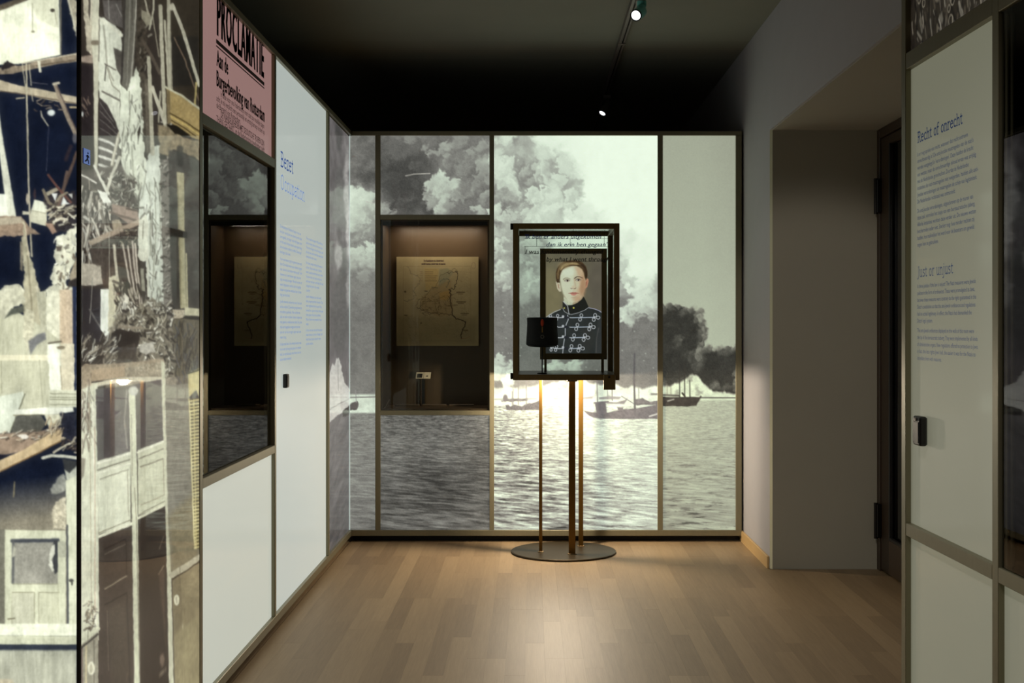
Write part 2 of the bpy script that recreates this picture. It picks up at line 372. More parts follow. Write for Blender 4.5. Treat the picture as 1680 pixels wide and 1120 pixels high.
# a slim serif alphabet drawn as strokes (x-height .5, cap height .72)
GL = {
 'R': (.50, [[(.12,0),(.12,.72)],[(.12,.72),(.30,.72),(.40,.64),(.40,.46),(.30,.38),(.12,.38)],[(.26,.38),(.44,0)]], [(.04,.2,0),(.04,.14,.72),(.38,.52,0)]),
 'B': (.50, [[(.12,0),(.12,.72)],[(.12,.72),(.30,.72),(.38,.64),(.38,.46),(.30,.38),(.12,.38)],[(.30,.38),(.42,.30),(.42,.08),(.32,0),(.12,0)]], [(.04,.14,0),(.04,.14,.72)]),
 'J': (.30, [[(.18,.72),(.18,.0),(.12,-.12),(.02,-.14)]], [(.10,.26,.72)]),
 'O': (.58, [[(.29,.73),(.14,.64),(.08,.36),(.14,.08),(.29,-.01),(.44,.08),(.50,.36),(.44,.64),(.29,.73)]], []),
 'e': (.42, [[(.08,.28),(.36,.28),(.34,.42),(.22,.50),(.11,.42),(.07,.25),(.11,.07),(.22,0),(.35,.06)]], []),
 'c': (.38, [[(.33,.42),(.22,.50),(.11,.42),(.07,.25),(.11,.07),(.22,0),(.34,.06)]], []),
 'h': (.44, [[(.09,0),(.09,.76)],[(.09,.36),(.20,.49),(.31,.46),(.34,.36),(.34,0)]], [(.02,.16,0),(.28,.42,0),(.02,.09,.76)]),
 'n': (.44, [[(.09,0),(.09,.5)],[(.09,.36),(.20,.49),(.31,.46),(.34,.36),(.34,0)]], [(.02,.16,0),(.28,.42,0),(.02,.09,.5)]),
 'u': (.44, [[(.09,.5),(.09,.13),(.14,.01),(.24,.0),(.34,.13)],[(.34,.5),(.34,0)]], [(.02,.09,.5),(.27,.34,.5),(.34,.42,0)]),
 't': (.30, [[(.13,.64),(.13,.10),(.18,.0),(.28,.03)],[(.03,.49),(.26,.49)]], []),
 'o': (.44, [[(.22,.5),(.11,.42),(.07,.25),(.11,.07),(.22,0),(.33,.07),(.37,.25),(.33,.42),(.22,.5)]], []),
 'f': (.28, [[(.10,0),(.10,.62),(.16,.76),(.28,.76)],[(.02,.49),(.24,.49)]], [(.03,.20,0)]),
 'r': (.32, [[(.09,0),(.09,.5)],[(.09,.34),(.18,.48),(.30,.49)]], [(.02,.18,0),(.02,.09,.5)]),
 's': (.34, [[(.28,.44),(.18,.50),(.08,.43),(.09,.31),(.27,.20),(.28,.07),(.17,0),(.06,.05)]], []),
 'j': (.22, [[(.12,.5),(.12,-.14),(.06,-.22),(-.02,-.22)],[(.12,.66),(.12,.71)]], [(.04,.12,.5)]),
 'i': (.22, [[(.11,0),(.11,.5)],[(.11,.66),(.11,.71)]], [(.04,.11,.5),(.03,.19,0)]),
 'z': (.38, [[(.06,.42),(.07,.49),(.32,.49),(.06,0),(.33,0),(.34,.08)]], []),
 'p': (.44, [[(.09,.5),(.09,-.22)],[(.09,.36),(.20,.5),(.32,.44),(.37,.25),(.32,.06),(.20,0),(.09,.12)]], [(.02,.09,.5),(.02,.18,-.22)]),
 'a': (.42, [[(.09,.43),(.19,.5),(.30,.45),(.33,.34),(.33,0)],[(.33,.29),(.15,.27),(.07,.18),(.08,.05),(.17,-.01),(.33,.12)]], [(.33,.40,0)]),
 ' ': (.24, [], []),
}
def serif_text(s, to3, u, v, width, cap, mt, parent, name='heading', wt=.055):
    adv = sum(GL[ch][0] for ch in s); sx = width/adv; sy = cap/.72; m = MB(); x = 0
    def seg(a, b, t):
        ax, ay = u+(x+a[0])*sx, v+a[1]*sy; bx, by = u+(x+b[0])*sx, v+b[1]*sy
        d = Vector((bx-ax, by-ay)); 
        if d.length < 1e-7: return
        d.normalize(); n = Vector((-d.y, d.x))*t/2; e = d*t*.3
        q = [(ax-e.x+n.x, ay-e.y+n.y), (ax-e.x-n.x, ay-e.y-n.y), (bx+e.x-n.x, by+e.y-n.y), (bx+e.x+n.x, by+e.y+n.y)]
        m.add([to3(*p) for p in q], [(0, 1, 2, 3)])
    for ch in s:
        a, st, se = GL[ch]
        for pl in st:
            for i in range(len(pl)-1): seg(pl[i], pl[i+1], wt*sy)
        for (xa, xb, yy) in se: seg((xa, yy), (xb, yy), wt*sy*.7)
        x += a
    return m.build(name, mt, parent)
# ---------------------------------------------------------------- room shell
XR, YN, XN = 1.285, 6.81, 1.87            # right wall plane, far side of the niche, door plane
ZC = 2.985
def S(name, boxes, m, parent=None):
    b = MB()
    for q in boxes: b.box(*q)
    return struct(b.build(name, m, parent))
floor = S('floor', [(-4.2, 2.5, -2.2, 12, -.06, -.012)], M['oak'])
ceil = S('ceiling', [(-4.2, 2.5, -2.2, 12, ZC, ZC+.08)], M['ceil'])
S('wall_back', [(-4.2, 2.5, 12, 12.1, 0, ZC)], M['wall'])
S('wall_left', [(-4.3, -4.2, -2.2, 12, 0, ZC)], M['wall'])
S('wall_front', [(-4.2, 2.5, -2.3, -2.2, 0, ZC)], M['wall'])
# right wall with its deep doorway
S('wall_right', [(XR+.012, XR+.2, YN, 12, 0, ZC), (XR, XR+.2, YN+.012, 12, 0, ZC), (XR, XN+.2, 3.9, YN+.012, 2.365, ZC), (XR, XN+.2, -2.2, 3.9, 0, ZC)], M['wall'])
S('trim_1', [(XR+.012, XN, YN-.004, YN+.0, 0, 2.365), (XR+.012, XN+.05, 3.9, YN, 2.361, 2.3655)], M['reveal'])   # painted lining of the niche
b = MB(); b.add([(XR, YN+.012, 0), (XR+.012, YN-.004, 0), (XR+.012, YN-.004, 2.365), (XR, YN+.012, 2.365)], [(0, 1, 2, 3)])
struct(b.build('trim_2', M['bead']))
S('wall_niche', [(XN, XN+.2, YN, YN+.2, 0, 2.4), (XN+.06, XN+.2, 6.6, YN, 0, 2.4)], M['reveal'])
b = MB(); b.box(XR-.014, XR, YN+.02, 9.5, -.011, .066, .003); struct(b.build('baseboard_right', M['skirt']))
# door in the niche
door = struct(thing('door_1', (XN, 5.9, 0), None, None))
def dbox(name, q, m, bv=.003, parent=door):
    b = MB(); b.box(*q, bv) if bv else b.box(*q); return b.build(name, m, parent)
dbox('door_frame', (XN-.012, XN+.07, 6.755, YN-.004, 0, 2.36), M['door'])
dbox('door_frame', (XN-.012, XN+.07, 5.18, 6.755, 2.31, 2.36), M['door'])
dbox('door_frame', (XN-.012, XN+.07, 5.12, 5.18, 0, 2.36), M['door'])
dbox('stile', (XN-.004, XN+.05, 6.60, 6.752, .01, 2.306), M['door'])
dbox('stile', (XN-.004, XN+.05, 5.183, 5.32, .01, 2.306), M['door'])
dbox('top_rail', (XN-.004, XN+.05, 5.32, 6.60, 2.26, 2.306), M['door'])
dbox('bottom_rail', (XN-.004, XN+.05, 5.32, 6.60, .01, .19), M['door'])
dbox('glazing_bead', (XN-.008, XN+.01, 6.585, 6.60, .19, 2.26), M['black'], .002)
dbox('glazing_bead', (XN-.008, XN+.01, 5.32, 6.585, .19, .205), M['black'], .002)
dbox('door_glass', (XN+.015, XN+.021, 5.32, 6.60, .19, 2.26), M['doorgl'], 0)
dbox('push_bar', (XN-.05, XN-.03, 5.25, 5.28, .9, 1.4), M['hardware'])
for z in (.27, 2.00):
    h = MB(); h.box(XN-.03, XN-.004, 6.735, 6.765, z-.09, z+.09, .004); ho = h.build('hinge', M['hardware'], door)
    h = MB(); h.cyl((XN-.032, 6.75, z-.095), (XN-.032, 6.75, z+.095), .011, n=12); h.build('hinge_pin', M['hardware'], ho)
S('wall_corridor', [(3.3, 3.4, 3.5, 9, 0, 2.4), (2.07, 3.4, 3.4, 9, -.06, -.01)], M['wall'])   # the passage beyond the glass door

# floor boards, each one a piece
plank_mesh = {}
def plank_me(L):
    if L not in plank_mesh:
        m = MB(); m.box(-.03822, .03822, -L/2+.0003, L/2-.0003, -.012, 0); me = bpy.data.meshes.new('plank')
        me.from_pydata([tuple(p) for p in m.v], [], m.f); me.materials.append(M['oak']); plank_mesh[L] = me
    return plank_mesh[L]
W = .0767; x = -1.06; rows = 0; lens = [.62, .86, 1.1, 1.34]; YA, YB = 4.35, 7.80; stuff = MB()
rr = random.Random(3)
while x < 1.95:
    y = YB if x > -1.2 else YB
    ylo = YA if x < 1.31 else 4.9
    yhi = YB if x < XR else YN-.006
    y = yhi
    first = True
    while y > ylo+.25:
        L = rr.choice(lens if not first else [.62, .86, 1.1]); first = False
        if y-L < ylo-.35: L = .62
        o = bpy.data.objects.new('plank', plank_me(L)); place(o, (x, y-L/2, 0), floor); rows += 1
        y -= L
    ye = y
    while ye > -2.1:
        L = rr.choice([.86, 1.1, 1.34]); stuff.box(x-.0379, x+.0379, max(-2.15, ye-L+.0006), ye-.0006, -.012, 0); ye -= L
    x += W
st = stuff.build('plank', M['oak'], floor); st['kind'] = 'stuff'
b = MB(); b.box(-4.1, -1.105, -2.15, 7.8, -.012, 0); b.box(-4.1, 1.28, 7.81, 11.9, -.012, 0); bk = b.build('plank', M['oak'], floor); bk['kind'] = 'stuff'
print('planks', rows)

# ---------------------------------------------------------------- exhibition partitions
BZ, TZ = .037, 2.488            # underside and top of the frames
YBK = 7.66                       # face of the back partition
def px2x(px, Y=YBK): return (px-VX)/F*Y
def py2z(py, Y=YBK): return CH+(VY-py)/F*Y
back = thing('display_partition', (.09, YBK+.06, 0), 'far partition wall of backlit harbour photographs in bronze frames, behind the glass box on its stand', 'partition')
def fr(parent, name, q, T=None, m='bronze', bv=.0015):
    b = MB(T); b.box(*q, bv); return b.build(name, M[m], parent)
Xl, Xr = -1.09, px2x(1217)
zb0, zb1 = BZ, py2z(869.5); zt0, zt1 = py2z(222), TZ
posts = [(615.5, 624), (803, 810.5), (1079, 1087.7), (1207.3, 1217)]
fr(back, 'rail', (Xl, Xr, YBK, YBK+.09, zb0, zb1)); fr(back, 'rail', (Xl, Xr, YBK, YBK+.09, zt0, zt1))
for a, c in posts: fr(back, 'post', (px2x(a), px2x(c), YBK+.0015, YBK+.09, zb1, zt0))
ca, cb = px2x(624), px2x(803)
zu0, zu1 = py2z(360), py2z(352); zl0, zl1 = py2z(681), py2z(673.4)
fr(back, 'cross_rail', (ca, cb, YBK+.0015, YBK+.09, zu0, zu1)); fr(back, 'cross_rail', (ca, cb, YBK+.0015, YBK+.09, zl0, zl1))
b = MB(); b.box(Xl, Xr-.01, YBK+.06, YBK+.12, 0, BZ); b.build('plinth', M['dark'], back)
b = MB()
for xa, xb, za, zb in ((Xl, ca, BZ, TZ), (ca, cb, zu1, TZ), (ca, cb, BZ, zl0), (cb, Xr, BZ, TZ)): b.box(xa, xb, YBK+.09, YBK+.15, za, zb)
b.build('light_box', M['dark'], back)

XP = -1.105                      # face of the sheets in the left partition; frames stand 15 mm proud
left = thing('display_partition', (-1.14, 6.0, 0), 'long left partition wall with pink proclamation poster, glass case and white Bezet text panel', 'partition')
def yl(px, X=Xl): return X*F/(px-VX)
pl_posts = [4.165, 5.375, 6.80]
pw = .034
fr(left, 'rail', (XP-.07, Xl, 4.165, YBK, BZ, .072)); fr(left, 'rail', (XP-.07, Xl, 4.165, YBK, 2.462, TZ))
for y in pl_posts: fr(left, 'post', (XP-.07, Xl-.001, y, y+pw, .072, 2.462))
yc0, yc1 = pl_posts[0]+pw, pl_posts[1]
fr(left, 'cross_rail', (XP-.07, Xl-.001, yc0, yc1, .768, .802)); fr(left, 'cross_rail', (XP-.07, Xl-.001, yc0, yc1, 1.980, 2.018))
b = MB(); b.box(XP-.12, Xl-.06, 4.17, YBK, 0, BZ); b.build('plinth', M['dark'], left)
b = MB()
for ya, yb, za, zb in ((yc1, YBK+.09, BZ, TZ), (yc0, yc1, 2.018, TZ), (yc0, yc1, BZ, .768)): b.box(XP-.14, XP-.07, ya, yb, za, zb)
b.build('light_box', M['dark'], left)
b = MB(); b.box(XP-.012, XP, yc1+pw, pl_posts[2], .072, 2.464, .001); bez = b.build('text_panel', M['sheet_left'], left)
b = MB(); b.box(XP-.012, XP, yc0, yc1, .072, .768, .001); b.build('blank_panel', M['sheet_low'], left)
b = MB(); b.box(XP-.012, XP, yc0, yc1, 2.018, 2.464, .001); pos = b.build('poster_panel', M['sheet_pink'], left)
pos['label'] = 'pink proclamation poster panel with heavy maroon lettering'
bez['label'] = 'backlit white text panel with blue lettering'
TLf = lambda u, v: (XP+.0012, u*1.0138, CH+(v-CH)*1.0138)                 # u runs along Y, v is height
serif_text('Bezet', TLf, 5.485, 2.004, .295, .062, M['ink_blue'], bez, wt=.085)
serif_text('Occupation', TLf, 5.485, 1.905, .585, .062, M['ink_light'], bez, wt=.062)
nl = ['De bezetting van Nederland begon in mei van', 'het jaar veertig met een aanval op vele plaat', 'sen tegelijk. Het leger vocht vijf dagen door', 'tot de stad in brand stond en de vijand dreig', 'de ook andere steden te treffen. Daarna gaf', 'het leger zich over.', '',
 'Voor veel mensen ging het gewone leven eerst', 'door. De winkels waren open, kinderen gingen', 'naar school en de treinen reden op tijd. Toch', 'kwamen er al snel nieuwe regels, stap voor', 'stap en steeds strenger. Wie zich verzette of', 'werd uitgesloten, merkte dat het dagelijks', 'bestaan voorgoed was veranderd door de bezet', 'ting van het land.', '',
 'Joodse inwoners verloren hun werk, hun bezit', 'en hun vrijheid. Zij werden geregistreerd en', 'van anderen gescheiden. Velen zochten een', 'plek om onder te duiken. Anderen hielpen hen', 'met papieren, voedsel en een adres. Een groot', 'deel werd opgepakt en weggevoerd naar kam', 'pen ver van huis en zag de eigen stad nooit', 'meer terug.', '',
 'In deze zaal leest u hoe mensen keuzes maak', 'ten in een tijd van groot gevaar en onzeker', 'heid, en wat die keuzes voor hen en voor an', 'deren hebben betekend.']
en = ['The occupation began in May with an at', 'tack on many places at the same time.', 'The army fought on for five days, until', 'the city was on fire and the enemy had', 'threatened other towns.', '',
 'For many people ordinary life went on', 'at first. Shops were open, children', 'went to school and trains ran on time.', 'Yet new rules soon came, one by one', 'and ever stricter, until daily life had', 'changed for good in the whole', 'country.', '',
 'Jewish inhabitants lost their work,', 'their property and their freedom. They', 'were registered and set apart. Many', 'looked for a place to hide, others gave', 'them papers, food and an address.', 'Most of them were arrested and sent', 'away.', '',
 'In this room you can read how people', 'made choices in a time of danger, and', 'what those choices meant for them', 'and for others.']
def column(lines, T, u, v0, full, dv, size, mt, par, gap=1.35, name='lettering'):
    v = v0; mx = max(len(l) for l in lines if l)
    for l in lines:
        if not l: v -= dv*(gap-1); continue
        text(l, T, u, v, full*min(1, len(l)/mx*rr.uniform(.97, 1.0)+.02), size, mt, par, name)
        v -= dv
column(nl, TLf, 5.48, 1.736, .52, .0222, .0185, M['ink_light'], bez, 1.36, 'lettering|a')
column(en, TLf, 6.11, 1.728, .50, .0222, .0185, M['ink_light'], bez, 1.36, 'lettering|b')
# the proclamation
for q in (0, .006, .012): text('PROCLAMATIE', TLf, 4.375+q, 2.318, .763, .215, M['ink_maroon'], pos, 'heading', bold=.012, spacing=1.14)
b = MB(); b.box(XP, XP+.001, 4.432, 5.226, 2.300, 2.314); b.build('printed_rule', M['ink_maroon'], pos)
b = MB(); b.box(XP, XP+.001, 4.432, 5.226, 2.288, 2.2925); b.build('printed_rule', M['ink_maroon'], pos)
for q in (0, .005): text('Aan de', TLf, 4.372+q, 2.210, .165, .080, M['ink_maroon'], pos, 'lettering|a', bold=.014, spacing=1.06)
for q in (0, .005): text('Burgerbevolking van Rotterdam', TLf, 4.372+q, 2.140, .785, .078, M['ink_maroon'], pos, 'lettering|a', bold=.014, spacing=1.06)
for i, (l, u0, wd, sz, bo) in enumerate([('In deze voor ons Vaderland en voor stad zoo moeilijke dagen', .06, .72, .027, .004), ('acht ik mij verplicht een persoonlijk en ernstig beroep te doen op', 0, .785, .027, .004), ('de Burgerij van Rotterdam.', 0, .36, .027, .004), ('DE VIJANDELIJKHEDEN MET DE DUITSCHE TROEPEN ZIJN', .06, .72, .030, .01), ('THANS GESTAAKT, en de Nederlandsche bevelhebber heeft', 0, .785, .030, .004)]):
    text(l, TLf, 4.372+u0, 2.112-i*.0242, wd, sz*1.1, M['ink_maroon'], pos, 'lettering|a', bold=bo)
def audio_box(name, T, label, group):
    # slim black audio point fixed to a text panel; T maps (along, out, up)
    o = thing(name, T(0, 0, 0), label, 'audio point', group)
    b = MB(T); b.box(-.027, .027, .0015, .020, -.038, .038, .004); b.build('housing', M['black'], o)
    b = MB(T); b.box(-.020, .020, .020, .0215, -.031, .024, .0006); b.build('face_plate', M['hardware'], o)
    b = MB(T); b.box(-.007, .007, .020, .023, .026, .034, .001); b.build('sensor', M['track'], o)
    b = MB(T); b.box(.027, .0305, .005, .013, -.008, .010, .001); b.build('side_key', M['hardware'], o)
    return o
audio_box('audio_point', lambda a, d, z: (XP+d, 5.637+a, 1.064+z*.82), 'slim black audio point fixed on the white Bezet Occupation panel below the blue text', 'audio points on the text panels')

# ---------------------------------------------------------------- near right partition
sA, cA = math.sin(.0275), math.cos(.0275)
TR = lambda s, d, z: (1.006+s*sA+d*cA, 3.44-s*cA+d*sA, z)       # s towards the camera, d into the wall
right = thing('display_partition', TR(.9, .05, 0), 'dim near partition at the right edge with the white Recht of onrecht text panel', 'partition')
fr(right, 'post', (0, .034, 0, .12, BZ, TZ), TR)
sp2 = .627
fr(right, 'post', (sp2, sp2+.034, 0.001, .09, .072, 2.455), TR); fr(right, 'post', (1.6, 1.634, 0, .09, .072, 2.455), TR)
fr(right, 'rail', (.034, 1.6, 0, .09, BZ, .072), TR); fr(right, 'rail', (.034, 1.6, 0, .09, 2.455, TZ), TR)
fr(right, 'cross_rail', (.034, sp2, .001, .09, .745, .779), TR); fr(right, 'cross_rail', (sp2+.034, 1.6, .001, .09, .745, .779), TR)
fr(right, 'cross_rail', (.034, sp2, .001, .09, 1.999, 2.043), TR); fr(right, 'cross_rail', (sp2+.034, 1.6, .001, .09, 1.999, 2.043), TR)
b = MB(TR); b.box(.0, 1.62, .05, .12, 0, BZ); b.build('plinth', M['dark'], right)
b = MB(TR); b.box(.034, sp2+.017, .09, .13, BZ, TZ); b.box(sp2+.017, 1.62, .09, .13, BZ, .76); b.box(sp2+.017, 1.62, .09, .13, 2.03, TZ); b.build('light_box', M['dark'], right)
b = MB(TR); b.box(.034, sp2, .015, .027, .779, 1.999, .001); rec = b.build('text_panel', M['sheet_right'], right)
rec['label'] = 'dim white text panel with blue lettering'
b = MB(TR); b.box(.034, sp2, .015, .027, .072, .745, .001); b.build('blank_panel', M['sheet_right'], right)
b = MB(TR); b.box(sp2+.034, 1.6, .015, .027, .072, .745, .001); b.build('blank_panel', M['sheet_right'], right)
TRf = lambda u, v: TR(.0893+(u-.131)*1.03, .0138, CH+(v-CH)*1.0126)
serif_text('Recht of onrecht', TRf, .131, 1.788, .315, .0265, M['ink_head'], rec, wt=.095)
serif_text('Just or unjust', TRf, .131, 1.437, .255, .0262, M['ink_body'], rec, wt=.07)
nl2 = ['Is er nog sprake van recht, wanneer dat recht extreem', "onrechtvaardig is? De anti-Joodse maatregelen van de nazi's", "werden vastgelegd in 'verordeningen'. Deze hadden de kracht", 'van wetten, maar de onrechtvaardige inhoud ervan was strijdig', 'met de Nederlandse grondrechten. Doordat de Nederlandse', 'instanties de nazi-maatregelen niet weigerden, hadden alle anti-', 'Joodse verordeningen en maatregelen de schijn van legitimiteit.', 'De Nederlandse rechtstaat was ontmanteld.', '',
 'De anti-Joodse verordeningen, uitgeschreven op de muren van', 'deze zaal, vormden het topje van een bureaucratische ijsberg.', 'Allerlei instanties werkten deze verder uit. De nieuwe wetten', 'beschermden ieder niet. Sterker nog: hoe minder rechten zij', 'hadden, hoe makkelijker het werd voor de bezetters om geweld', 'tegen hen te gebruiken.']
en2 = ['Is there justice, if the law is unjust? The Nazi measures were Jewish', 'policies in the form of ordinances. These were promulgated as laws,', 'but even these measures were contrary to the rights guaranteed in the', 'Dutch constitution so that the anti-Jewish ordinances and regulations', 'had no actual legitimacy. In effect, the Nazis had dismantled the', 'Dutch legal system.', '',
 'The anti-Jewish ordinances displayed on the walls of this room were', 'the tip of the bureaucratic iceberg. They were implemented by all kinds', 'of administrative organs. New regulations offered no protection to Jews;', 'in fact, the less rights Jews had, the easier it was for the Nazis to', 'intimidate them with measures.']
column(nl2, TRf, .131, 1.752, .412, .0176, .0155, M['ink_body'], rec, 1.4, 'lettering|a')
column(en2, TRf, .131, 1.408, .412, .0180, .0150, M['ink_body'], rec, 1.4, 'lettering|b')
audio_box('audio_point', lambda a, d, z: TR(.143-a*1.05, .015-d*1.15, 1.036+z), 'black audio point low on the dim Recht of onrecht panel at the right', 'audio points on the text panels')
# ---------------------------------------------------------------- display cases
# one in the far partition
cd = .36
case = thing('display_case', ((ca+cb)/2, YBK+.2, zl1), 'lit brown display case in the far partition holding the old map', 'display case')
def cbx(name, q, parent, m='casein', T=None, bv=0):
    b = MB(T); b.box(*q, bv) if bv else b.box(*q); return b.build(name, M[m], parent)
y0 = YBK+.022; y1 = YBK+cd
cbx('back_panel', (ca, cb, y1, y1+.015, zl1, zu0), case)
cbx('side_panel', (ca-.0, ca+.012, y0, y1, zl1, zu0), case); cbx('side_panel', (cb-.012, cb, y0, y1, zl1, zu0), case)
cbx('base_panel', (ca+.012, cb-.012, y0, y1, zl1, zl1+.010), case); cbx('top_panel', (ca+.012, cb-.012, y0, y1, zu0-.010, zu0), case)
cbx('light_shade', (ca+.012, cb-.012, y0, y0+.012, zu0-.034, zu0-.010), case, 'dark')
cbx('strip_light', (ca+.05, cb-.05, y1-.10, y1-.085, zu0-.014, zu0-.010), case, 'strip')
for k in range(3): cbx('floor_slat', (ca+.06+k*.17, ca+.06+k*.17+.155, y1-.10, y1-.07, zl1+.010, zl1+.022), case, 'casein', bv=.002)
b = MB(); b.box(ca+.002, cb-.002, YBK+.008, YBK+.014, zl1+.002, zu0-.002); g = b.build('glass_door', M['casegl'], case)
b = MB(); b.tube([((ca+.02), YBK+.05, zl1+.012), ((ca+.045), YBK+.10, zl1+.06)] and [(Vector((ca+.02, YBK+.05, zl1+.012)), .0022), (Vector((ca+.045, YBK+.10, zl1+.06)), .0022)], 8); b.build('stay', M['track'], case)
lamp('case_light', 'AREA', ((ca+cb)/2, y1-.115, zu0-.02), ((ca+cb)/2, y1-.03, zl1), 1.9, (1, .82, .64), .5, size_y=.03)
# one in the left partition
lc = thing('display_case', (XP-.2, (yc0+yc1)/2, .802), 'dark glazed display case in the left partition under the pink poster', 'display case')
xd = XP-.34
cbx('back_panel', (xd-.012, xd, yc0, yc1, .802, 1.980), lc); cbx('side_panel', (xd, XP-.016, yc0, yc0+.012, .802, 1.980), lc); cbx('side_panel', (xd, XP-.016, yc1-.012, yc1, .802, 1.980), lc)
cbx('base_panel', (xd, XP-.016, yc0+.012, yc1-.012, .802, .812), lc); cbx('top_panel', (xd, XP-.016, yc0+.012, yc1-.012, 1.970, 1.980), lc)
b = MB(); b.box(XP-.008, XP-.002, yc0+.002, yc1-.002, .804, 1.978); b.build('glass_door', M['glass'], lc)
o = thing('touch_screen', (XP-.03, 4.30, 1.28), 'narrow blue screen standing upright inside the left glass case by its near post', 'screen')
cbx('housing', (XP-.030, XP-.014, 4.262, 4.345, 1.285, 1.49), o, 'black', bv=.003); cbx('display', (XP-.0139, XP-.0125, 4.268, 4.312, 1.295, 1.48), o, 'screen')
b = MB(); b.cyl((XP-.014, 4.332, 1.465), (XP-.0115, 4.332, 1.465), .006, n=16); b.build('camera_eye', M['track'], o)
b = MB(); b.box(XP-.060, XP-.020, 4.27, 4.34, .812, .822, .002); b.box(XP-.034, XP-.028, 4.29, 4.32, .822, 1.29); b.build('foot', M['hardware'], o)
# one in the right partition
rc = thing('display_case', TR(1.1, .1, .779), 'dark brown glazed case cut by the right edge of the photo', 'display case')
s0, s1 = sp2+.034, 1.6
cbx('back_panel', (s0, s1, .215, .223, .779, 1.999), rc, T=TR); cbx('side_panel', (s0, s0+.012, .02, .215, .779, 1.999), rc, T=TR); cbx('side_panel', (s1-.012, s1, .02, .215, .779, 1.999), rc, T=TR)
cbx('base_panel', (s0+.012, s1-.012, .02, .215, .779, .789), rc, T=TR); cbx('top_panel', (s0+.012, s1-.012, .02, .215, 1.989, 1.999), rc, T=TR)
b = MB(TR); b.box(s0+.002, s1-.002, .008, .014, .781, 1.997); b.build('glass_door', M['glass'], rc)
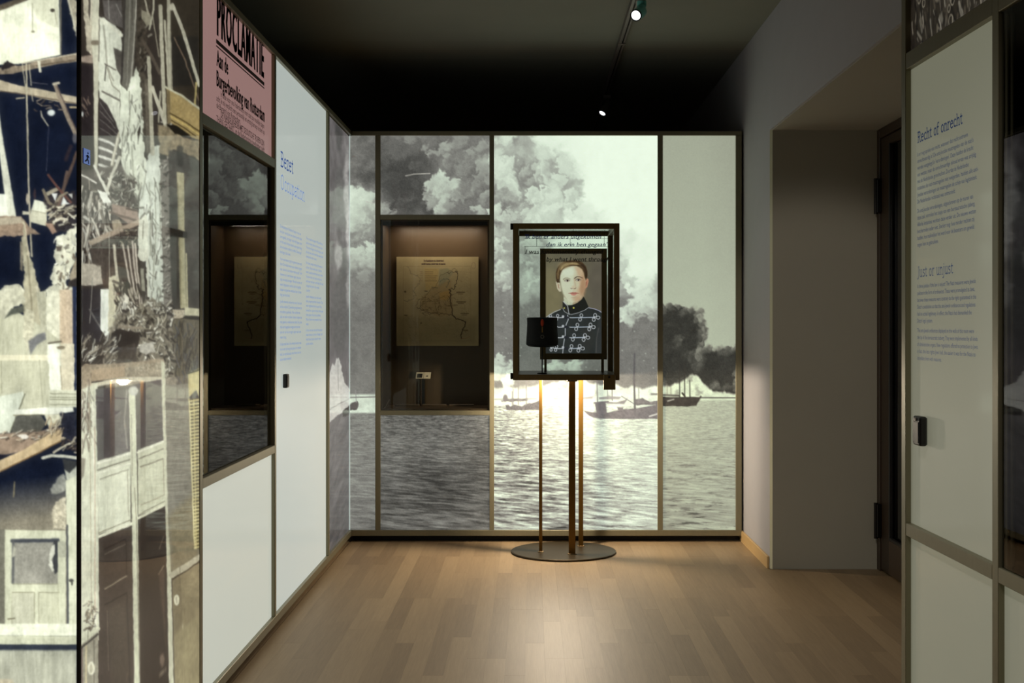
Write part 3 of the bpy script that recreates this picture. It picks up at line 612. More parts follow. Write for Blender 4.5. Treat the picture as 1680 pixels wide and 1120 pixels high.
# ---------------------------------------------------------------- prints
# harbour photograph over the far partition (units = px of the frontal wall)
def harbour():
    c = Canvas(572, 214, 1216, 876, 1.0, (120, 120, 116)); X, Y = c.X, c.Y
    wx = X+26*(fbm(X*.022, Y*.022, 4, 1)-.5)*2; wy = Y+26*(fbm(X*.022+9, Y*.022, 4, 2)-.5)*2
    L = np.full(X.shape, 118., np.float32)
    def puff(x, y, rx, ry, v, s=.9, a=1.0, wk=1.0):
        nonlocal L
        d = np.hypot((X+(wx-X)*wk-x)/rx, (Y+(wy-Y)*wk-y)/ry); m = np.clip((1+s/2-d)/s, 0, 1); m = m*m*(3-2*m)*a
        L = L*(1-m)+v*m
    def cloud(x, y, rx, ry, hi, lo, sd=0):
        """a cauliflower puff: lit towards its upper left, falling to lo"""
        nonlocal L
        a = fbm(X*.035+sd, Y*.035, 5, sd % 5, .55)-.5
        d = np.hypot((wx-x)/rx, (wy-y)/ry)+a*.5
        m = np.clip((1.0-d)/.16, 0, 1); sh = np.clip(.5+((X-x)/rx+(Y-y)/ry)*.32+(fbm(X*.06, Y*.06, 4, 3, billow=True)-.5)*.9, 0, 1)
        L = L*(1-m)+(hi+(lo-hi)*sh)*m
    def U(u, v): return 574+u/1.625, 205+v/1.625
    # broad tones first
    L[:] = 122
    for u, v, rx, ry, t in ((30, 90, 60, 70, 104), (20, 50, 30, 20, 128), (50, 120, 22, 18, 90), (130, 160, 90, 90, 76), (150, 60, 90, 26, 108), (320, 120, 60, 110, 122), (215, 100, 30, 30, 92), (190, 225, 60, 20, 84), (20, 210, 46, 50, 196), (60, 260, 30, 26, 150), (20, 300, 40, 40, 140), (25, 360, 50, 34, 178), (30, 440, 60, 40, 130)):
        puff(574+u/1.625, 205+v/1.625, rx/1.625, ry/1.625, t, 1.0, .9)
    sky = np.clip((X-(858+.10*(Y-222)))/46+.3, 0, 1)*(X > 806); fo = np.clip((492-Y)/50, 0, 1)
    L = np.where(X > 806, L*(1-sky*fo)+(226+12*np.clip((X-900)/80, 0, 1))*sky*fo, L)
    for u, v, rx, ry, t, s in ((400, 60, 40, 40, 204, 1.2), (430, 40, 60, 16, 214, 1), (410, 140, 40, 46, 196, 1), (478, 130, 34, 60, 138, .9), (470, 90, 30, 24, 168, 1), (520, 110, 30, 40, 205, 1), (570, 165, 34, 60, 158, 1.3), (560, 220, 26, 26, 164, 1), (400, 205, 26, 20, 142, 1), (440, 200, 30, 34, 150, 1), (500, 240, 60, 26, 196, 1), (430, 255, 26, 20, 150, 1), (560, 190, 20, 22, 206, 1), (640, 250, 70, 40, 226, 1.2),
        (405, 320, 34, 60, 165, 1), (405, 390, 34, 40, 168, 1), (440, 350, 30, 60, 150, 1), (480, 350, 40, 60, 150, 1), (485, 430, 40, 34, 170, 1), (510, 480, 60, 34, 124, 1), (405, 480, 40, 30, 126, 1), (420, 580, 70, 60, 122, 1), (600, 600, 200, 90, 118, .5), (735, 395, 30, 60, 168, 1.3), (722, 420, 20, 40, 132, 1.2), (780, 380, 50, 70, 232, 1.2), (790, 470, 40, 26, 214, 1)):
        puff(574+u/1.625, 205+v/1.625, rx/1.625, ry/1.625, t, s, .95)
    edge_y = 524-.10*(X-1015)+9*(fbm(X*.05, Y*.05, 4, 2)-.5)*2
    L = np.where((X > 985) & (X < 1084), L+(119-L)*np.clip((Y-edge_y)/5, 0, 1), L)
    # the right panel: pale sky and black smoke
    r = X > 1083.5
    n = fbm(X*.05, Y*.05, 5, 4, .55)-.5
    L = np.where(r, 170+16*np.clip((Y-230)/330, 0, 1)-8*np.clip((X-1150)/60, 0, 1), L)
    dens = np.full(X.shape, -1., np.float32)
    for (x, y, rx, ry) in ((1085, 560, 52, 62), (1120, 540, 38, 42), (1098, 520, 34, 24), (1132, 560, 26, 40), (1110, 600, 50, 44), (1172, 606, 30, 44), (1150, 622, 40, 32), (1196, 612, 22, 44), (1170, 580, 18, 16), (1207, 596, 18, 24)):
        dens = np.maximum(dens, 1-np.hypot((wx*.5+X*.5-x)/rx, (wy*.5+Y*.5-y)/ry)+n*.34)
    m = np.clip(dens/.10, 0, 1)*r
    L = L*(1-m)+66*m
    # heaped cauliflower puffs, lit from the upper left
    pr = np.random.default_rng(11)
    def heap(x, y, rad, hi, lo, al=.85, hard=.22, sk=1., xmin=0):
        nonlocal L
        R = rad*1.7; i0, i1 = int(max(0, x-R-c.x0, xmin-c.x0)), int(min(c.w, x+R-c.x0)); j0, j1 = int(max(0, y-R-c.y0)), int(min(c.h, y+R-c.y0))
        if i1 <= i0 or j1 <= j0: return
        w = (slice(j0, j1), slice(i0, i1)); dx = (X[w]-x)/rad; dy = (Y[w]-y)/(rad*sk); k = pr.integers(0, 60)
        d = np.hypot(dx, dy)+(fbm(X[w]/rad*.9+k, Y[w]/rad*.9, 4, k % 5, .6)-.5)*1.1
        side = (dx*.55+dy*.83)                                # > 0 on the lower right, where a puff melts away
        m = np.clip((1-d)/(hard+.75*np.clip(side+.15, 0, 1)), 0, 1)*al; m = m*m*(3-2*m)
        sh = np.clip(.38+side*.55+(fbm(X[w]/rad*1.7+k, Y[w]/rad*1.7, 4, 3, .6)-.5)*.9, 0, 1)
        L[w] = L[w]*(1-m)+(hi+(lo-hi)*sh)*m
    def heaps(lst, spread=0):
        for u, v, rad, hi, lo in lst: heap(574+u/1.625, 205+v/1.625, rad/1.625, hi, lo)
    # corner strip
    for k in range(16): heap(pr.uniform(574, 616), pr.uniform(222, 318), pr.uniform(8, 16), 136, 84, .6, .6)
    heaps([(30, 195, 40, 222, 178), (55, 205, 28, 214, 170), (10, 225, 34, 222, 184), (45, 245, 22, 206, 138), (12, 262, 22, 200, 150), (50, 285, 22, 180, 118), (15, 300, 20, 168, 112), (58, 335, 26, 210, 150), (25, 350, 30, 206, 146), (50, 375, 26, 190, 134), (15, 385, 24, 178, 124), (35, 415, 24, 160, 118)])
    # above the case
    for k in range(46): x = pr.uniform(622, 806); y = pr.uniform(218, 352); b0 = 66+54*np.clip((x-660)/90, 0, 1)+30*np.clip((250-y)/30, 0, 1); heap(x, y, pr.uniform(9, 20), b0+34, b0-10, .55, .6)
    heaps([(170, 45, 22, 140, 96), (205, 62, 24, 158, 100), (232, 78, 20, 160, 104), (262, 58, 26, 172, 108), (300, 62, 24, 160, 104), (330, 88, 26, 168, 112), (352, 60, 22, 160, 110), (275, 95, 22, 160, 96), (310, 120, 24, 150, 100), (352, 130, 26, 168, 108), (340, 165, 24, 160, 104), (360, 200, 20, 170, 112), (320, 195, 24, 140, 92),
        (255, 150, 36, 214, 150), (225, 165, 30, 212, 142), (290, 165, 30, 196, 128), (270, 190, 40, 204, 132), (232, 200, 30, 200, 124), (215, 190, 22, 196, 130), (295, 205, 28, 186, 112), (255, 225, 30, 196, 120), (205, 178, 16, 176, 116), (355, 232, 20, 186, 130), (95, 230, 22, 176, 108), (120, 236, 16, 150, 92)])
    # middle panel, upper left
    for k in range(26): heap(pr.uniform(812, 870), pr.uniform(235, 480), pr.uniform(8, 15), 188, 138, .5, .5)
    heaps([(392, 95, 24, 208, 190), (400, 120, 28, 216, 184), (425, 118, 24, 216, 182), (415, 140, 30, 214, 176), (440, 150, 20, 208, 152), (430, 168, 24, 214, 172), (400, 165, 22, 210, 168), (446, 178, 16, 204, 148), (455, 80, 18, 186, 150), (480, 95, 14, 182, 146), (470, 118, 14, 178, 136), (500, 115, 16, 190, 150), (486, 150, 16, 172, 128), (505, 140, 18, 190, 146),
        (480, 182, 20, 216, 178), (502, 196, 18, 214, 172), (520, 178, 18, 216, 184), (532, 200, 20, 216, 176), (548, 185, 18, 214, 176), (575, 120, 26, 212, 196), (560, 150, 20, 210, 182), (596, 190, 24, 214, 180), (615, 215, 26, 222, 196), (580, 215, 24, 220, 190), (545, 225, 24, 218, 180), (392, 200, 16, 168, 126), (420, 205, 16, 172, 130), (452, 210, 18, 180, 136), (395, 235, 22, 214, 168), (414, 250, 16, 206, 150), (440, 240, 20, 186, 138), (462, 228, 22, 212, 172), (490, 225, 24, 214, 176), (515, 245, 26, 216, 180), (480, 250, 22, 208, 166), (640, 245, 30, 228, 206), (600, 245, 26, 224, 198),
        (395, 285, 18, 190, 140), (415, 300, 18, 206, 156), (400, 325, 22, 214, 162), (420, 340, 16, 204, 146), (398, 350, 18, 196, 138), (400, 385, 20, 206, 150), (420, 372, 14, 180, 132), (412, 412, 18, 208, 146), (395, 430, 16, 190, 138), (422, 440, 12, 186, 132), (400, 455, 14, 166, 126),
        (455, 330, 18, 196, 142), (480, 320, 22, 202, 152), (505, 340, 18, 186, 138), (468, 362, 16, 176, 130), (495, 375, 20, 186, 136), (478, 405, 20, 206, 150), (500, 420, 22, 204, 140), (482, 440, 18, 196, 132), (505, 455, 14, 176, 126),
        (400, 640, 24, 214, 150), (420, 660, 22, 208, 150), (398, 668, 22, 214, 158), (430, 676, 22, 220, 176), (410, 690, 22, 224, 180), (540, 640, 22, 214, 160), (556, 650, 18, 206, 150), (604, 640, 24, 216, 164), (622, 648, 18, 204, 150), (580, 656, 14, 200, 150),
        (735, 300, 30, 232, 214), (730, 370, 26, 208, 176), (745, 410, 26, 204, 178), (726, 440, 20, 170, 140), (760, 440, 26, 222, 200), (730, 498, 22, 222, 168), (752, 492, 20, 216, 160), (745, 516, 22, 214, 150), (775, 490, 18, 208, 150), (770, 512, 16, 196, 132), (795, 488, 18, 200, 140), (815, 482, 20, 186, 126), (805, 505, 14, 170, 122)])
    # smoke of the right panel: lit only along its outer rim
    cand = np.argwhere((dens > .02) & r & (Y < 640)); cand = cand[pr.permutation(len(cand))[:1000]]
    cand = cand[np.argsort([-dens[a, b_] for a, b_ in cand])]
    for a, b_ in cand:
        dd = dens[a, b_]; e = np.clip(1-dd/.55, 0, 1)
        if pr.random() < .25+.75*e: heap(b_+c.x0, a+c.y0, pr.uniform(3.5, 8), 66+100*e*pr.uniform(.5, 1.15), 58+18*e, .85, .3, 1., 1084)
    def warp(amp, fr, o, k):
        dx = amp*2*(fbm(X*fr+5, Y*fr, o, k, .6)-.5); dy = amp*2*(fbm(X*fr, Y*fr+31, o, k+1, .6)-.5)
        t = Canvas.__new__(Canvas); t.a = L[..., None]; t.x0, t.y0, t.s, t.w, t.h = c.x0, c.y0, 1.0, c.w, c.h
        # keep the panels apart and the sharp right-hand smoke nearly in place
        q = np.where(r, .45, 1); xs = X+dx*q; xs = np.where(r, np.maximum(xs, 1085), np.minimum(xs, 1082)); return t.sample(xs, Y+dy*q)[..., 0].astype(np.float32)
    L = warp(16, .035, 3, 2); L = warp(9, .11, 4, 4)
    c.a[:] = L[..., None]
    # texture of the clouds
    t = (fbm(X*.05, Y*.05, 6, 5, .6, True)-.55)*22+(fbm(X*.3, Y*.3, 3, 2)-.5)*10
    amp = np.clip(1.25-np.abs(L-150)/95, .10, 1)*np.where(r & (L > 150), .12, 1)
    c.a += (t*amp)[..., None]
    # horizon: bright smoke and quay
    hz = 652
    top = 636+8*(fbm(X*.07, Y*0+3, 4, 1)-.5)*2+np.where(r, -6+14*np.clip((X-1150)/30, 0, 1)-16*np.exp(-((X-1138)/14)**2), -8+6*np.cos(X*.03))
    top = np.where((X > 545) & (X < 616), 645, top)
    m = np.clip((Y-top)/4, 0, 1)*(Y < 700)
    lit = 214+22*(fbm(X*.12, Y*.12, 4, 6)-.5)*2-np.clip((fbm(X*.09, Y*.09, 4, 3)-.56)*6, 0, 1)*46*(Y < 650)*(X > 806)
    for k in range(3): c.a[..., k] = c.a[..., k]*(1-m)+lit*m
    # water
    dp = np.clip((Y-hz)/(870-hz), 0, 1)
    wsc = 1/(2.2+12*dp); sl = .16
    a1 = fbm(X*wsc*.62, (Y+sl*X)*wsc*1.35, 4, 2, .54); a2 = fbm(X*.02, Y*.02, 3, 6)
    a3 = fbm(X*wsc*.30+40, (Y+sl*X*.6)*wsc*1.2, 4, 4, .55, True)
    dark = np.clip((a1-.47)*4.4+(a3-.5)*1.6, -.9, 1.4)
    base = np.full(X.shape, 128., np.float32); amp = np.full(X.shape, 26., np.float32)
    mid = (X > 806) & (X < 1083.5)
    fade = np.clip((X-830)/170+.30-.75*np.clip((Y-690)/120, 0, 1), 0, 1)
    base = np.where(mid, 172+38*fade, base); amp = np.where(mid, 62-34*fade, amp)
    base = np.where(r, 178-10*dp, base); amp = np.where(r, 12+8*dp, amp)
    base = np.where((X > 620) & (X < 806), 116-16*np.clip((Y-730)/80, 0, 1)+20*np.clip((Y-830)/40, 0, 1), base)
    base = np.where(X < 620, 134, base); amp = np.where(X < 620, 17, amp)
    wv = base-amp*dark+(a2-.5)*30*np.where(r, .4, 1)+12*(a3-.5)
    st = np.clip((fbm(X*wsc*.5+7, (Y-.12*X)*wsc*2.2, 4, 3, .55)-.60)*8, 0, 1)*dp
    wv -= st*np.where(r, 60, np.where(mid, 55, 14))
    m = np.clip((Y-np.where(mid, 664, np.where(X < 620, 676, 655)))/3, 0, 1)
    for k in range(3): c.a[..., k] = c.a[..., k]*(1-m)+wv*m
    c.a += ((rng.random(X.shape).astype(np.float32)-.5)*np.where(L < 140, 16, 7))[..., None]
    # white specks
    for i in range(46):
        x, y = rng.uniform(812, 1078), rng.uniform(470, 625); c.blob(x, y, 1.0, 1.0, (190, 190, 186), 1.2, .8)
    # tones: the dark smoke of the middle panel is a faint violet grey, lights are greenish
    Lm = c.a.mean(-1); Lm = np.where(r | (X < 806), 128+(Lm-128)*1.10-3, 132+(Lm-132)*1.06); g = np.clip((Lm-125)/80, 0, 1)
    c.a[..., 0] = Lm*(1-.04*g); c.a[..., 1] = Lm*(1.0+.02*g); c.a[..., 2] = Lm*(.955-.02*g-np.where(r, .05, 0))
    dkm = (115, 112, 112); dk2 = (66, 62, 56)
    # quay line and ships
    c.line([(1088, 652), (1210, 652.5)], 2.2, (98, 96, 88), .8); c.line([(811, 655), (880, 654)], 2, dkm, .8, .7)
    c.line([(1088, 648), (1114, 649)], 3, (90, 88, 80), 1)
    for q in ((1095, 628, 646), (1101, 633, 646)): c.line([(q[0], q[1]+4), (q[0], q[2])], 3, (120, 118, 106), 2, .5)
    c.poly([(1080, 653), (1090, 650), (1100, 653), (1125, 651), (1148, 651.5), (1150, 649), (1152, 650), (1143, 665.5), (1128, 667), (1080, 666)], dk2, 1, 1, .2, rag=1)
    c.line([(1096, 658), (1106, 655)], 2, (160, 160, 148), .8)
    for x, y in ((1115, 598), (1123.5, 596), (1132, 624)): c.line([(x, y), (x+.4, 652)], 1.7, (58, 56, 50), .7)
    c.line([(1120, 645), (1124, 650)], 3, dk2)
    # big barge
    c.poly([(958, 674), (972, 676), (980, 676.5), (998, 677), (1020, 672), (1042, 670), (1062, 667), (1086, 662), (1086, 687), (1010, 687.5), (985, 687), (968, 684)], dkm, 1, 1, .16, ts=.4, rag=.8)
    c.line([(960, 680), (972, 686)], 2.5, (226, 230, 222), 1); c.line([(1066, 683), (1086, 677)], 2.2, (190, 192, 186), 1)
    c.poly([(976, 661), (994, 660), (996, 678), (979, 678)], dkm, .8); c.line([(975, 661), (998, 659)], 2.5, dkm); c.poly([(1013, 668), (1023, 668), (1022, 673), (1014, 673)], dkm, .8)
    c.line([(1041.5, 580), (1040.5, 620), (1042, 670)], 2.6, (96, 94, 94), .9, w2=3.4); c.line([(979.5, 618), (980.5, 660)], 1.7, dkm); c.line([(1004.5, 638), (1005, 657)], 1.6, dkm); c.line([(997, 640), (997.5, 655)], 1, dkm)
    c.line([(1020, 650), (1030, 656), (1040, 662)], 1.2, dkm)
    c.poly([(994, 659), (1012, 660), (1026, 656), (1030, 652), (1028, 658), (1024, 663), (996, 662)], (134, 132, 130), .8); c.poly([(983, 652), (1000, 650), (1020, 651), (1016, 655), (983, 655)], (140, 138, 136), 1, .9)
    c.poly([(1043, 655), (1055, 653), (1066, 659), (1086, 657), (1086, 664), (1044, 665)], (112, 110, 108), 1, 1, .25, rag=1.5); c.poly([(1068, 645), (1086, 645), (1086, 648), (1068, 648)], (130, 128, 122), 1)
    c.line([(1048, 632), (1048.5, 654)], 1.3, (130, 130, 126))
    # vessels at the left
    c.poly([(821, 657), (834, 655), (850, 654), (866, 653), (866, 658), (840, 659), (823, 659)], (120, 118, 116), 1, 1, .3, rag=1.5)
    c.poly([(829, 665), (834, 664), (837, 667), (842, 664), (856, 666), (868, 661), (880, 659), (886, 655), (888, 672), (832, 673)], (104, 102, 102), 1, 1, .25, ts=.5, rag=1.2)
    c.line([(866, 659), (872, 661), (882, 657)], 1.6, (215, 218, 210)); c.blob(829, 653, 4, 6, dkm, .5)
    for x, y0 in ((840, 642), (842, 638), (850.5, 627), (863.6, 623)): c.line([(x, y0), (x, 664)], 1.5, (124, 122, 120), .8)
    c.poly([(907, 652), (912, 653), (934, 654.5), (958, 652), (974, 650), (972, 654), (950, 655), (910, 655)], (150, 148, 146), .8); c.ring(914, 649, 2, 1, (150, 150, 148))
    # corner strip: small boats on the bright band
    c.poly([(572, 664), (580, 660), (586, 658), (588, 663), (584, 672), (572, 674)], (96, 92, 88), 1.2, 1, .2, rag=1.5); c.line([(583, 640), (584, 660)], 1.2, (150, 150, 146))
    c.line([(572, 652), (616, 651)], 2, (120, 118, 114)); c.line([(600, 330), (616, 334)], 1, (190, 190, 180)); c.line([(665, 288), (678, 285), (705, 284)], 1.6, (200, 198, 186), 1, .8)
    return c
hb = harbour()
PB = [print_mat('backlit_print_corner', .92), print_mat('backlit_print_case_column', .92), print_mat('backlit_print_middle', 1.0), print_mat('backlit_print_right', .92)]
def back_sheet(p0, p1, za, zb, pm, lab):
    xa, xb = px2x(p0), px2x(p1); st = 1.15/F*YBK
    o = print_sheet('photo_panel', axis(xa, xb, st), axis(zb, za, st), lambda u, v: (u, np.full_like(u, YBK+.015), v), lambda x, y, z: topx(x, y*0+YBK, z), hb, 1.0, pm, back)
    o['label'] = lab; return o
back_sheet(572.3, 615.5, zb1, zt0, PB[0], 'narrow backlit cloud and water print in the corner')
back_sheet(624, 803, zu1, zt0, PB[1], 'backlit print of dark clouds above the case')
back_sheet(624, 803, zb1, zl0, PB[1], 'backlit print of rippled grey water below the case')
back_sheet(810.5, 1079, zb1, zt0, PB[2], 'brightest backlit print with smoke clouds, boats and water')
back_sheet(1087.7, 1207.3, zb1, zt0, PB[3], 'dimmer backlit print with black smoke over a ship')
# the picture runs on round the corner, foreshortened
def corner():
    c = Canvas(540, 170, 582, 930, 1.5, (112, 108, 108)); X, Y = c.X, c.Y
    Yv = (Y-VY)/np.maximum(872-X, 1)*300
    n = fbm(X*.16, Yv*.035, 5, 2, .6); c.a += ((n-.5)*70)[..., None]
    def q(x, y, rx, ry, v, w=6, k=0): c.blob(x, y, rx, ry, (v, v*.99, v*.97), .8, .9, .15, w, k)
    q(556, 215, 6, 40, 84); q(568, 300, 5, 56, 175, 4, 1); q(573, 380, 6, 46, 205, 4, 2); q(557, 300, 7, 30, 98, 5, 3); q(555, 350, 9, 22, 120); q(560, 440, 8, 40, 90); q(556, 420, 5, 24, 168, 4, 2); q(558, 520, 16, 60, 98, 6, 3); q(572, 470, 5, 30, 165)
    wl = 652+(576-X)*.95                                   # far waterline, receding
    m = np.clip((Y-(wl-4+(576-X)*.35))/3, 0, 1)
    w = 108+26*(fbm(X*.12, (Yv+X)*.10, 5, 4, .62)-.5)*2-14*np.clip((Y-760)/80, 0, 1)
    c.a[:] = c.a*(1-m[..., None])+(w[..., None]*np.array([1, .98, .98]))*m[..., None]
    c.poly([(540, 612), (546, 596), (549, 600), (552, 588), (556, 586), (561, 606), (566, 628), (576, 640), (582, 642), (582, 664), (572, 668), (560, 676), (540, 692)], (205, 206, 200), 1.5, 1, .1, rag=2)
    c.line([(540, 672), (560, 660), (582, 650)], 1.5, (150, 148, 146), 1); c.line([(554.5, 592), (555, 640)], 1, (160, 160, 156))
    c.poly([(561, 674), (567, 668), (575, 664), (582, 662), (582, 674), (574, 680), (562, 684)], (70, 66, 64), 1, 1, .2, rag=1.5)
    return c
cn = corner()
pc = print_mat('backlit_print_return', .88)
def left_top(x, y, z): return topx(x*0+Xl, y, z)
st = .010
o = print_sheet('photo_panel', axis(pl_posts[2]+pw, YBK+.0145, .006), axis(2.455, .072, .0065), lambda u, v: (np.full_like(u, XP), u, v), lambda x, y, z: topx(x, y, z), cn, 1.0, pc, left)
o['label'] = 'narrow backlit print of smoke and water beside the corner'
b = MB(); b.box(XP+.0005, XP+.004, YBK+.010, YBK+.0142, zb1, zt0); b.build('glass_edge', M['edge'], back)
# ---------------------------------------------------------------- the wrecked house print (units = px of the photograph)
CR, CR2, CR3, CRw = (222, 224, 196), (200, 203, 176), (178, 178, 152), (234, 238, 212)
NV, BR, TN, TN2, GY = (27, 33, 48), (46, 40, 36), (150, 138, 112), (186, 174, 142), (118, 114, 100)
def ruin_end():
    c = Canvas(-160, -260, 126, 1410, 1.0, NV)
    c.a *= (1+.25*(fbm(c.X*.05, c.Y*.05, 4, 1)-.5)[..., None])
    # bright room above the beam
    c.poly([(-160, 20), (0, 14), (44, 0), (44, -60), (95, -60), (99, 90), (90, 92), (60, 98), (30, 105), (-160, 112)], (236, 240, 212), 1.5, 1, .03)
    c.poly([(46, -60), (95, -60), (96, 45), (90, 45), (60, 30), (50, 6)], (206, 208, 180), 3, .8, .06); c.poly([(0, 20), (40, 26), (96, 60), (90, 66), (30, 40), (0, 32)], (216, 220, 192), 6, .5)
    c.line([(-160, 60), (0, 13), (42, -3), (70, -20)], 9, (92, 84, 70), 2, 1, .25); c.line([(53, 6), (53.5, 50)], 1.5, (150, 150, 128)); c.blob(54, 52, 3, 2, (120, 118, 98)); c.blob(86, 17, 4, 3, (60, 55, 48)); c.line([(90, 18), (93, 40)], 1, (160, 158, 135))
    c.poly([(108, -60), (126, -60), (126, 62), (121, 40), (115, 24)], (176, 170, 146), 2, 1, .25, rag=4); c.line([(112, 0), (124, 50)], 3, (205, 202, 176), 1.5)
    c.line([(99, -60), (100, 90)], 2, (110, 105, 90))
    c.poly([(-60, 108), (0, 112), (12, 100), (27, 108), (36, 108), (60, 100), (100, 93), (126, 87), (126, 101), (100, 104), (60, 112), (20, 121), (0, 122), (-60, 126)], (138, 126, 106), 1.2, 1, .3, ts=.2)
    c.poly([(0, 110), (12, 100), (26, 106), (14, 112), (4, 116)], (40, 36, 40), 1.5, 1, .2, rag=2); c.line([(60, 108), (126, 98)], 2, (90, 78, 62), 1.5); c.line([(36, 104), (98, 93), (126, 88)], 2, (190, 182, 156), 1)
    c.poly([(-160, 126), (0, 131), (30, 140), (80, 149), (126, 159), (126, 171), (95, 167), (58, 159), (28, 152), (0, 150), (-160, 150)], (184, 174, 146), 1.2, 1, .16, ts=.12); c.line([(0, 149), (60, 158), (126, 170)], 1.6, (96, 84, 70), 1)
    for pts, wd in (([(37, 106), (40, 130), (43, 150)], 1.6), ([(43.5, 105), (44, 170), (46.5, 280), (48, 330), (52, 420)], 2.6), ([(48, 106), (51, 140)], 1.6), ([(50, 146), (54, 166)], 1.4)): c.line(pts, wd, (190, 184, 156), .9)
    c.line([(64, 101), (66, 117)], 4.4, (214, 214, 188), .8); c.line([(50, 135), (78, 138)], 1, (110, 108, 112)); c.line([(27, 162), (40, 160)], 2, (190, 180, 150))
    c.debris(56, 165, 100, 182, 14, [(110, 98, 88), (150, 138, 120)], 4, 10, .8, 2, .1, 2); c.line([(115, 176), (126, 176)], 3, (180, 164, 126))
    c.line([(91, 140), (100, 165), (112, 195), (126, 224)], 6.5, (148, 136, 116), 1); c.line([(94, 142), (104, 165), (116, 195), (126, 214)], 2, (96, 84, 78), 1); c.line([(88, 138), (97, 136)], 4, (196, 190, 164), 1)
    c.blob(84, 185, 6, 5, (228, 236, 226), .6); c.line([(67, 182), (69, 192), (79, 206)], 2.2, (176, 172, 152)); c.line([(80, 208), (78, 245), (76, 280)], .9, (80, 82, 96)); c.blob(123, 227, 4, 8, (92, 92, 96), .8)
    c.line([(108, 262), (116, 240)], 6, (58, 48, 50), 3, .8); c.line([(126, 250), (108, 300), (90, 345)], 5, (92, 76, 66), 1.5)
    # slanting white post at the left
    c.poly([(-60, 120), (-10, 130), (6, 235), (14, 280), (27, 358), (13, 360), (3, 284), (-8, 200)], (208, 211, 188), 1.4, 1, .06); c.poly([(-60, 318), (9, 318), (14, 355), (-60, 354)], (226, 231, 212), 1, 1, .04)
    c.poly([(-60, 356), (34, 354), (50, 372), (66, 384), (0, 388), (-60, 390)], (146, 128, 108), 1.5, 1, .2, rag=3); c.poly([(-60, 360), (35, 356), (38, 366), (-60, 374)], (176, 170, 146), 2, .8, .15)
    # hanging box
    c.poly([(57, 327), (78, 333), (76, 371), (49, 364), (51, 345)], (196, 196, 170), 1, 1, .06); c.poly([(56, 328), (78, 333), (77, 349), (53, 344)], (222, 226, 202), .8, 1, .03); c.line([(52, 345), (76, 350)], 1, (150, 148, 126)); c.poly([(37, 346), (48, 347), (48, 352), (37, 352)], (196, 194, 168)); c.blob(45, 326, 2.5, 9, (176, 168, 146), .5); c.blob(57, 318, 2, 9, (64, 52, 56), .8)
    # tangle
    c.poly([(70, 318), (92, 306), (104, 320), (126, 312), (126, 372), (110, 378), (92, 382), (80, 350)], (52, 48, 50), 3, .9, .3, rag=5)
    c.poly([(84, 317), (94, 317), (91, 330)], (226, 232, 224), 1); c.poly([(104, 322), (110, 332), (115, 334), (100, 336)], (222, 230, 222), 1); c.poly([(112, 318), (119, 317), (118, 326)], (206, 208, 196), 1)
    c.line([(78, 318), (95, 309)], 6, (168, 162, 138)); c.line([(71, 312), (80, 332), (90, 340)], 5, (126, 118, 100)); c.line([(95, 340), (104, 312), (110, 282)], 5, (104, 88, 78)); c.line([(79, 287), (95, 308), (116, 332)], 4, (104, 74, 66)); c.line([(88, 340), (98, 322), (110, 316)], 4, (146, 138, 116))
    c.debris(74, 338, 120, 372, 46, [(196, 192, 166), (150, 142, 122), (72, 66, 62), (216, 214, 190)], 4, 16, 1.2, 4, -.25, 3)
    c.line([(88, 364), (100, 358), (110, 360)], 4, (210, 206, 182)); c.line([(112, 350), (122, 358)], 3, (206, 204, 180)); c.poly([(74, 366), (86, 366), (93, 380), (86, 384)], (156, 130, 110), 2)
    # hanging cloths
    c.poly([(37, 360), (41, 366), (44, 395), (52, 428), (60, 455), (67, 480), (72, 520), (76, 548), (66, 556), (60, 548), (54, 556), (46, 552), (38, 500), (40, 455), (36, 420)], (176, 172, 144), 1.6, 1, .22, ts=.12, rag=4)
    c.poly([(33, 396), (38, 396), (37, 444), (33, 442)], (142, 134, 112), 2, .9, .2); c.line([(45, 420), (52, 500), (50, 550)], 2.5, (138, 132, 108), 2); c.line([(60, 470), (66, 520)], 2.5, (206, 202, 176), 2); c.line([(41, 370), (47, 420)], 2, (200, 190, 160), 1)
    # broken wall column at the right
    c.poly([(92, 392), (100, 385), (112, 378), (126, 370), (126, 414), (121, 432), (111, 452), (108, 466), (126, 472), (126, 640), (76, 640), (76, 476), (86, 468), (83, 454), (89, 438), (88, 420)], (206, 207, 182), 1.4, 1, .2, ts=.16, rag=4)
    c.debris(92, 385, 122, 470, 40, [(228, 230, 208), (150, 142, 118), (110, 98, 84)], 2, 8, 1, 3.5, None, 5); c.poly([(92, 388), (102, 385), (104, 402), (94, 400)], (222, 224, 200), 1); c.poly([(92, 404), (102, 404), (100, 412), (93, 412)], (90, 82, 72), 1.5)
    c.poly([(114, 452), (126, 420), (126, 470), (116, 468)], (150, 140, 118), 2, 1, .15); c.poly([(112, 462), (126, 455), (126, 472), (112, 470)], (50, 46, 44), 2)
    c.poly([(98, 475), (119, 475), (121, 566), (98, 566)], (190, 174, 146), 1.5, 1, .14, ts=.3); c.poly([(119, 470), (126, 470), (126, 640), (120, 640)], (34, 42, 66), 2)
    # arch and plastered room below
    c.poly([(-160, 520), (0, 508), (20, 506), (76, 540), (100, 560), (100, 672), (-160, 690)], (186, 187, 160), 2.5, 1, .05, ts=.08)
    c.poly([(-160, 470), (0, 476), (14, 467), (30, 466), (38, 472), (42, 498), (34, 500), (22, 504), (14, 514), (6, 524), (-10, 518), (-160, 520)], (198, 198, 172), 1.5, 1, .22, ts=.16, rag=4); c.poly([(8, 522), (18, 506), (40, 500), (38, 512), (20, 516)], (78, 82, 74), 3)
